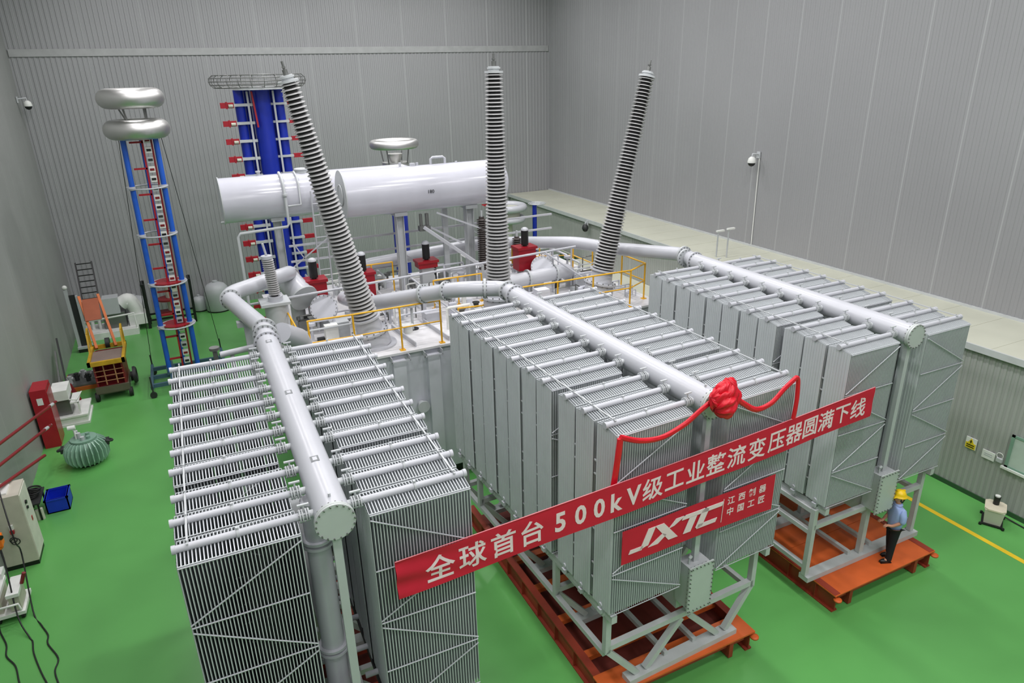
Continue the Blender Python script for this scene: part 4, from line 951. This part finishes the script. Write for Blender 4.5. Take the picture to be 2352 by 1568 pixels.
def wav(s_, t):
    e = math.exp(-s_/.9); f = math.exp(-(LB-s_)/.6)
    return .012*math.sin(2.1*s_)+e*.02*math.sin((t-.5)*11+2.5*s_)+f*.006*math.sin(t*9)
bn = banner(A, D, N, LB, zt, zb, 160, 14, wav, 'slogan_banner', CLOTH, 'long red banner with white Chinese slogan stretched across all three radiator banks')
MB().path([A+D*(LB*i/60)+V((0, 0, zt(LB*i/60)+.004)) for i in range(61)], .007, 6).build('hem_cord', mat('pink_hem', (226, 130, 140), .7), bn)
SL = list('全球首台')+['5', '0', '0', 'k', 'V']+list('级工业整流变压器圆满下线')
SP = [.60, 1.08, 1.56, 2.03, 2.50, 2.85, 3.18, 3.50, 3.82, 4.20, 4.65, 5.10, 5.54, 5.99, 6.46, 6.93, 7.38, 7.80, 8.22, 8.66, 9.10]
for ch, s_ in zip(SL, SP):
    z = (zt(s_)*.5+zb(s_)*.5)
    latin = ch in '50kV'
    M = frame((A+D*s_+N*.02+V((0, 0, z))), D, (0, 0, 1), N)
    t = text(ch, .45 if latin else .425, None, M, .001, .013 if latin else .006, par=False)
    # keep each glyph on the cloth and centred on its place
    if t.v:
        cs = [(V(p)-A).dot(D) for p in t.v]; zs = [p[2] for p in t.v]; cx = (min(cs)+max(cs))/2; cz = (min(zs)+max(zs))/2
        hh = max(zs)-min(zs); k = (.33/max(hh, .01)) if latin else 1.
        out = []
        for p, c in zip(t.v, cs):
            q = V(p); dn = (q-A).dot(N)-.02; s2 = s_+(c-cx)*k*(.92 if latin else 1); zz = z-.01+(q.z-cz)*(k if latin else .98)
            out.append(A+D*s2+N*(wav(s2, (zz-zb(s2))/(zt(s2)-zb(s2)))+.005+dn)+V((0, 0, zz+zt(s2)-zt(s_))))
        t.v = out
    t.build('character', LET, bn)
# company banner
A2 = V((5.42, 7.50, 0)); D2 = V((3.25, .06, 0)).normalized(); N2 = V((D2.y, -D2.x, 0)); L2 = 3.325
A2 = A2+N2*.06
zt2 = lambda s_: 4.165+(4.215-4.165)*s_/L2
zb2 = lambda s_: 3.51+(3.50-3.51)*s_/L2-.07*max(0, (s_-2.9))
jb = banner(A2, D2, N2, L2, zt2, zb2, 40, 6, lambda s_, t: .006*math.sin(3*s_), 'company_banner', CLOTH, 'shorter dark red banner reading JXTC on the middle radiator bank')
def flat2(polys, name, par, e=.009):
    m = MB()
    for p in polys: m.prism(p, lambda a, b: A2+D2*a+N2*(e+.004)+V((0, 0, b)), lambda a, b: A2+D2*a+N2*(e-.004)+V((0, 0, b)))
    return m.build(name, LET, par)
# slanted capitals J X T C built as strokes
def sl(pts, z0=3.68, h=.37, dx=0): return [(dx+x+.16*y, z0+y*h) for x, y in pts]
J = [[(.0, 0), (.26, 0), (.26, .2), (.0, .2)], [(.18, 0), (.33, .12), (.37, .12), (.37, 1), (.22, 1), (.22, .1)]]
Xp = [[(-.03, 1), (.15, 1), (.62, 0), (.42, 0)], [(.40, 1), (.60, 1), (.42, .66), (.32, .62)], [(.0, 0), (.20, 0), (.32, .34), (.22, .48)]]
T = [[(0, 1), (.50, 1), (.50, .78), (0, .78)], [(.17, .8), (.33, .8), (.33, 0), (.17, 0)]]
Cc = [[(.04, 1), (.46, 1), (.46, .78), (.04, .78)], [(0, .1), (.0, .9), (.06, 1), (.15, .9), (.15, .1), (.06, 0)], [(.04, 0), (.46, 0), (.46, .22), (.04, .22)]]
pl = []
for L_, dx in ((J, .13), (Xp, .52), (T, 1.08), (Cc, 1.50)):
    for q in L_: pl.append(sl(q, dx=dx+.0))
flat2(pl, 'logo_letters', jb)
flat2([[(2.09, 3.62), (2.10, 3.62), (2.12, 4.09), (2.11, 4.09)]], 'divider_line', jb)
for row, z in (('江西制器', 4.0), ('中国工匠', 3.77)):
    for i, ch in enumerate(row):
        s_ = 2.29+.245*i; t = text(ch, .17, None, frame(A2+D2*s_+N2*.008+V((0, 0, z)), D2, (0, 0, 1), N2), .001, .003, par=False); t.build('small_character', LET, jb)

# ------------------------------------------------------------------ red satin bow and swags on the middle bank
rb = thing('satin_bow', (7.3, 7.4, 5.95), 'red satin rosette with two swags tied on the middle header pipe', 'ribbon')
def ribbon(pts, wd, nf=3, lab='swag', tw=0):
    """gathered cloth band: closed fluted section swept along a curve"""
    P_ = [V(p) for p in pts]; q = [P_[0]]
    for i in range(len(P_)-1):
        a = P_[max(i-1, 0)]; b = P_[i]; c = P_[i+1]; d = P_[min(i+2, len(P_)-1)]
        for k in range(1, 9):
            t = k/8; q.append(.5*((2*b)+(c-a)*t+(2*a-5*b+4*c-d)*t*t+(3*b-a-3*c+d)*t**3))
    n = 20; rings = []; nrm = V((.05, -1, 0)).normalized()
    for k, p in enumerate(q):
        d = (q[min(k+1, len(q)-1)]-q[max(k-1, 0)]).normalized(); side = d.cross(nrm).normalized(); out = side.cross(d)
        for i in range(n):
            a = 2*PI*i/n; r_ = 1+.0*math.sin(a); fl = .25*math.sin(nf*2*a+.35*k)
            rings.append(p+side*wd*math.cos(a)*r_+out*(.030*math.sin(a)+.016*fl))
    m = MB(); K = len(q)
    m.add(rings, [(k*n+i, k*n+(i+1) % n, (k+1)*n+(i+1) % n, (k+1)*n+i) for k in range(K-1) for i in range(n)], True)
    m.add(rings[:n], [tuple(range(n-1, -1, -1))]); m.add(rings[-n:], [tuple(range(n))])
    return m.build(lab, SATIN, rb)
ribbon([(5.17, 7.38, 5.12), (5.22, 7.38, 5.5), (5.26, 7.38, 5.93)], .055, lab='tail')
ribbon([(5.26, 7.38, 5.95), (5.62, 7.37, 5.80), (6.03, 7.36, 5.76), (6.43, 7.35, 5.88), (6.72, 7.34, 6.06), (7.0, 7.34, 6.20)], .045)
ribbon([(7.45, 7.34, 6.08), (7.62, 7.35, 5.95), (7.92, 7.36, 5.77), (8.25, 7.37, 5.80), (8.53, 7.38, 6.0), (8.78, 7.39, 6.14)], .048)
ribbon([(8.78, 7.40, 6.14), (8.86, 7.41, 6.06), (8.88, 7.40, 5.7), (8.86, 7.40, 5.35)], .042, lab='tail')
def puff(c, R, sx, sy, sz, lobes, ph, tilt, nm='rosette_fold'):
    m = MB(); n, k2 = 72, 22; vs = []; T_ = Matrix.Rotation(tilt, 3, 'Y')
    for k in range(k2+1):
        t = PI*k/k2
        for i in range(n):
            a = 2*PI*i/n; r_ = R*(1+.13*math.sin(lobes*a+ph+.9*math.sin(2*t))*math.sin(t)+.055*math.sin(21*a+5*t+ph))
            vs.append(V(c)+T_ @ V((math.sin(t)*math.cos(a)*r_*sx, math.sin(t)*math.sin(a)*r_*sy, -math.cos(t)*r_*sz)))
    m.add(vs, [(k*n+i, k*n+(i+1) % n, (k+1)*n+(i+1) % n, (k+1)*n+i) for k in range(k2) for i in range(n)], True); m.build(nm, SATIN, rb)
puff((7.08, 7.25, 6.14), .25, 1.0, .75, .78, 9, 0, 1.2)
puff((7.14, 7.27, 6.30), .19, 1.1, .7, .9, 7, 1, .5)
puff((6.95, 7.27, 6.24), .15, 1.2, .7, .7, 7, 2, 1.9)
puff((7.20, 7.29, 6.38), .13, 1., .8, 1.1, 5, 2, -.3)
puff((7.27, 7.27, 6.18), .16, .9, .7, 1., 6, .5, .2)

# ------------------------------------------------------------------ the worker
def skinned(name, pts, edges, m, par, sub=2, root=0):
    me = bpy.data.meshes.new(name); o0 = ORGN[par.name]
    me.from_pydata([p[0] for p in pts], edges, []); me.materials.append(m)
    o = bpy.data.objects.new(name, me); COL.objects.link(o)
    sk = o.modifiers.new('skin', 'SKIN'); sk.use_smooth_shade = True
    for i, p in enumerate(pts):
        r_ = p[1]; me.skin_vertices[0].data[i].radius = (r_, r_) if not isinstance(r_, tuple) else r_
        me.skin_vertices[0].data[i].use_root = (i == root)
    sb = o.modifiers.new('sub', 'SUBSURF'); sb.levels = sub; sb.render_levels = sub
    bpy.context.view_layer.update()
    dg = bpy.context.evaluated_depsgraph_get(); m2 = bpy.data.meshes.new_from_object(o.evaluated_get(dg))
    bpy.data.objects.remove(o); m2.name = name; m2.materials.clear(); m2.materials.append(m)
    for pl_ in m2.polygons: pl_.use_smooth = True
    o = bpy.data.objects.new(name, m2); COL.objects.link(o); o.parent = par; ORGN[o.name] = (0, 0, 0)
    return o
# local frame: +x is the way the worker faces; z = 0 is the deck
pe = thing('person', (13.12, 7.86, .462), 'person in light blue shirt, black trousers and yellow helmet standing on the orange deck', 'person', rz=math.radians(158), local=True)
hip = .90
body = [((0, 0, .95), (.11, .15)), ((.0, 0, 1.15), (.08, .11)), ((.0, 0, 1.34), (.08, .12)), ((.0, 0, 1.46), .06), ((.02, 0, 1.53), .055), ((.03, 0, 1.62), .085), ((.03, 0, 1.70), .088),
        ((0, .17, 1.40), .055), ((-.01, .22, 1.14), .042), ((.17, .16, 1.02), .036), ((.24, .12, 1.02), .026),
        ((0, -.17, 1.40), .055), ((.0, -.22, 1.14), .042), ((.19, -.12, 1.03), .036), ((.26, -.06, 1.04), .026),
        ((0, .09, .88), .09), ((.03, .10, .50), .06), ((.06, .11, .10), .045), ((.16, .12, .05), .035),
        ((0, -.09, .88), .09), ((-.03, -.10, .50), .06), ((-.10, -.11, .10), .045), ((0, -.12, .05), .035)]
be = [(0, 1), (1, 2), (2, 3), (3, 4), (4, 5), (5, 6), (2, 7), (7, 8), (8, 9), (9, 10), (2, 11), (11, 12), (12, 13), (13, 14), (0, 15), (15, 16), (16, 17), (17, 18), (0, 19), (19, 20), (20, 21), (21, 22)]
n0 = len(body)
for sd, wr in ((1, 10), (-1, 14)):
    w0 = V(body[wr][0])
    for k, (dy, L_) in enumerate(((-.030, .070), (-.010, .080), (.010, .076), (.030, .060))):
        a = len(body); body.append((tuple(w0+V((.035, dy*.9, 0))), .011)); body.append((tuple(w0+V((.035+L_*.55, dy, -.01))), .009)); body.append((tuple(w0+V((.035+L_*.8, dy, -.04))), .008))
        be += [(wr, a), (a, a+1), (a+1, a+2)]
    a = len(body); body.append((tuple(w0+V((.01, -sd*.035, .01))), .011)); body.append((tuple(w0+V((.05, -sd*.05, .0))), .009)); be += [(wr, a), (a, a+1)]
bo = skinned('body', body, be, SKIN, pe)
shirt = [((0, 0, .80), (.155, .205)), ((0, 0, 1.08), (.145, .19)), ((0, 0, 1.32), (.155, .21)), ((0, 0, 1.45), (.11, .14)), ((.01, 0, 1.53), .075),
         ((0, .18, 1.39), .09), ((-.01, .225, 1.22), .075), ((0, .23, 1.09), .07), ((0, -.18, 1.39), .09), ((0, -.225, 1.22), .075), ((.0, -.23, 1.09), .07)]
skinned('shirt', shirt, [(0, 1), (1, 2), (2, 3), (3, 4), (2, 5), (5, 6), (6, 7), (2, 8), (8, 9), (9, 10)], SHIRT, pe)
tr = [((0, 0, 1.0), (.13, .17)), ((0, .085, .82), .105), ((.03, .10, .50), .082), ((.055, .11, .12), .075), ((.06, .11, .02), .075), ((0, -.085, .82), .105), ((-.03, -.10, .50), .082), ((-.095, -.11, .12), .075), ((-.10, -.11, .02), .075)]
skinned('trousers', tr, [(0, 1), (1, 2), (2, 3), (3, 4), (0, 5), (5, 6), (6, 7), (7, 8)], TROU, pe)
for x, y in ((.06, .11), (-.10, -.11)):
    m = MB(); m.sphere((x+.06, y, .045), .15, 16, 8, .95, .36, .32).b2(x-.07, x+.18, y-.045, y+.045, 0, .02); m.build('shoe', BLK, pe)
MB().sphere((.03, 0, 1.66), .098, 18, 12, 1.0, .92, 1.12).build('head', SKIN, bo)
MB().sphere((-.005, 0, 1.665), .108, 18, 12, .95, .97, 1.15).sphere((-.03, 0, 1.58), .07, 14, 8, .8, 1, 1).build('hair', HAIR, pe)
fc = MB(); fc.sphere((.075, 0, 1.65), .075, 16, 10, .85, .85, 1.15); fc.sphere((.145, 0, 1.645), .018, 8, 6, 1.2, .8, 1.3)
for s_ in (-1, 1): fc.sphere((.01, s_*.098, 1.645), .025, 10, 6, .8, .4, 1.2)
fc.build('face', SKIN, pe)
ey_ = MB()
for s_ in (-1, 1): ey_.sphere((.132, s_*.032, 1.672), .011, 8, 6)
ey_.build('eyes', BLK, pe); MB().sphere((.137, 0, 1.605), .02, 10, 6, .5, 1.2, .35).build('mouth', RED, pe)
ht = MB().lathe([(.152, 0), (.15, .01), (.128, .02), (.122, .06), (.098, .11), (.05, .14), (.01, .147)], (.015, 0, 1.70), (.06, 0, 1), 28)
ht.beam((.10, 0, 1.705), (.20, 0, 1.695), .16, .012).beam((-.08, 0, 1.83), (.11, 0, 1.825), .03, .03); ht.build('helmet', HAT, pe)
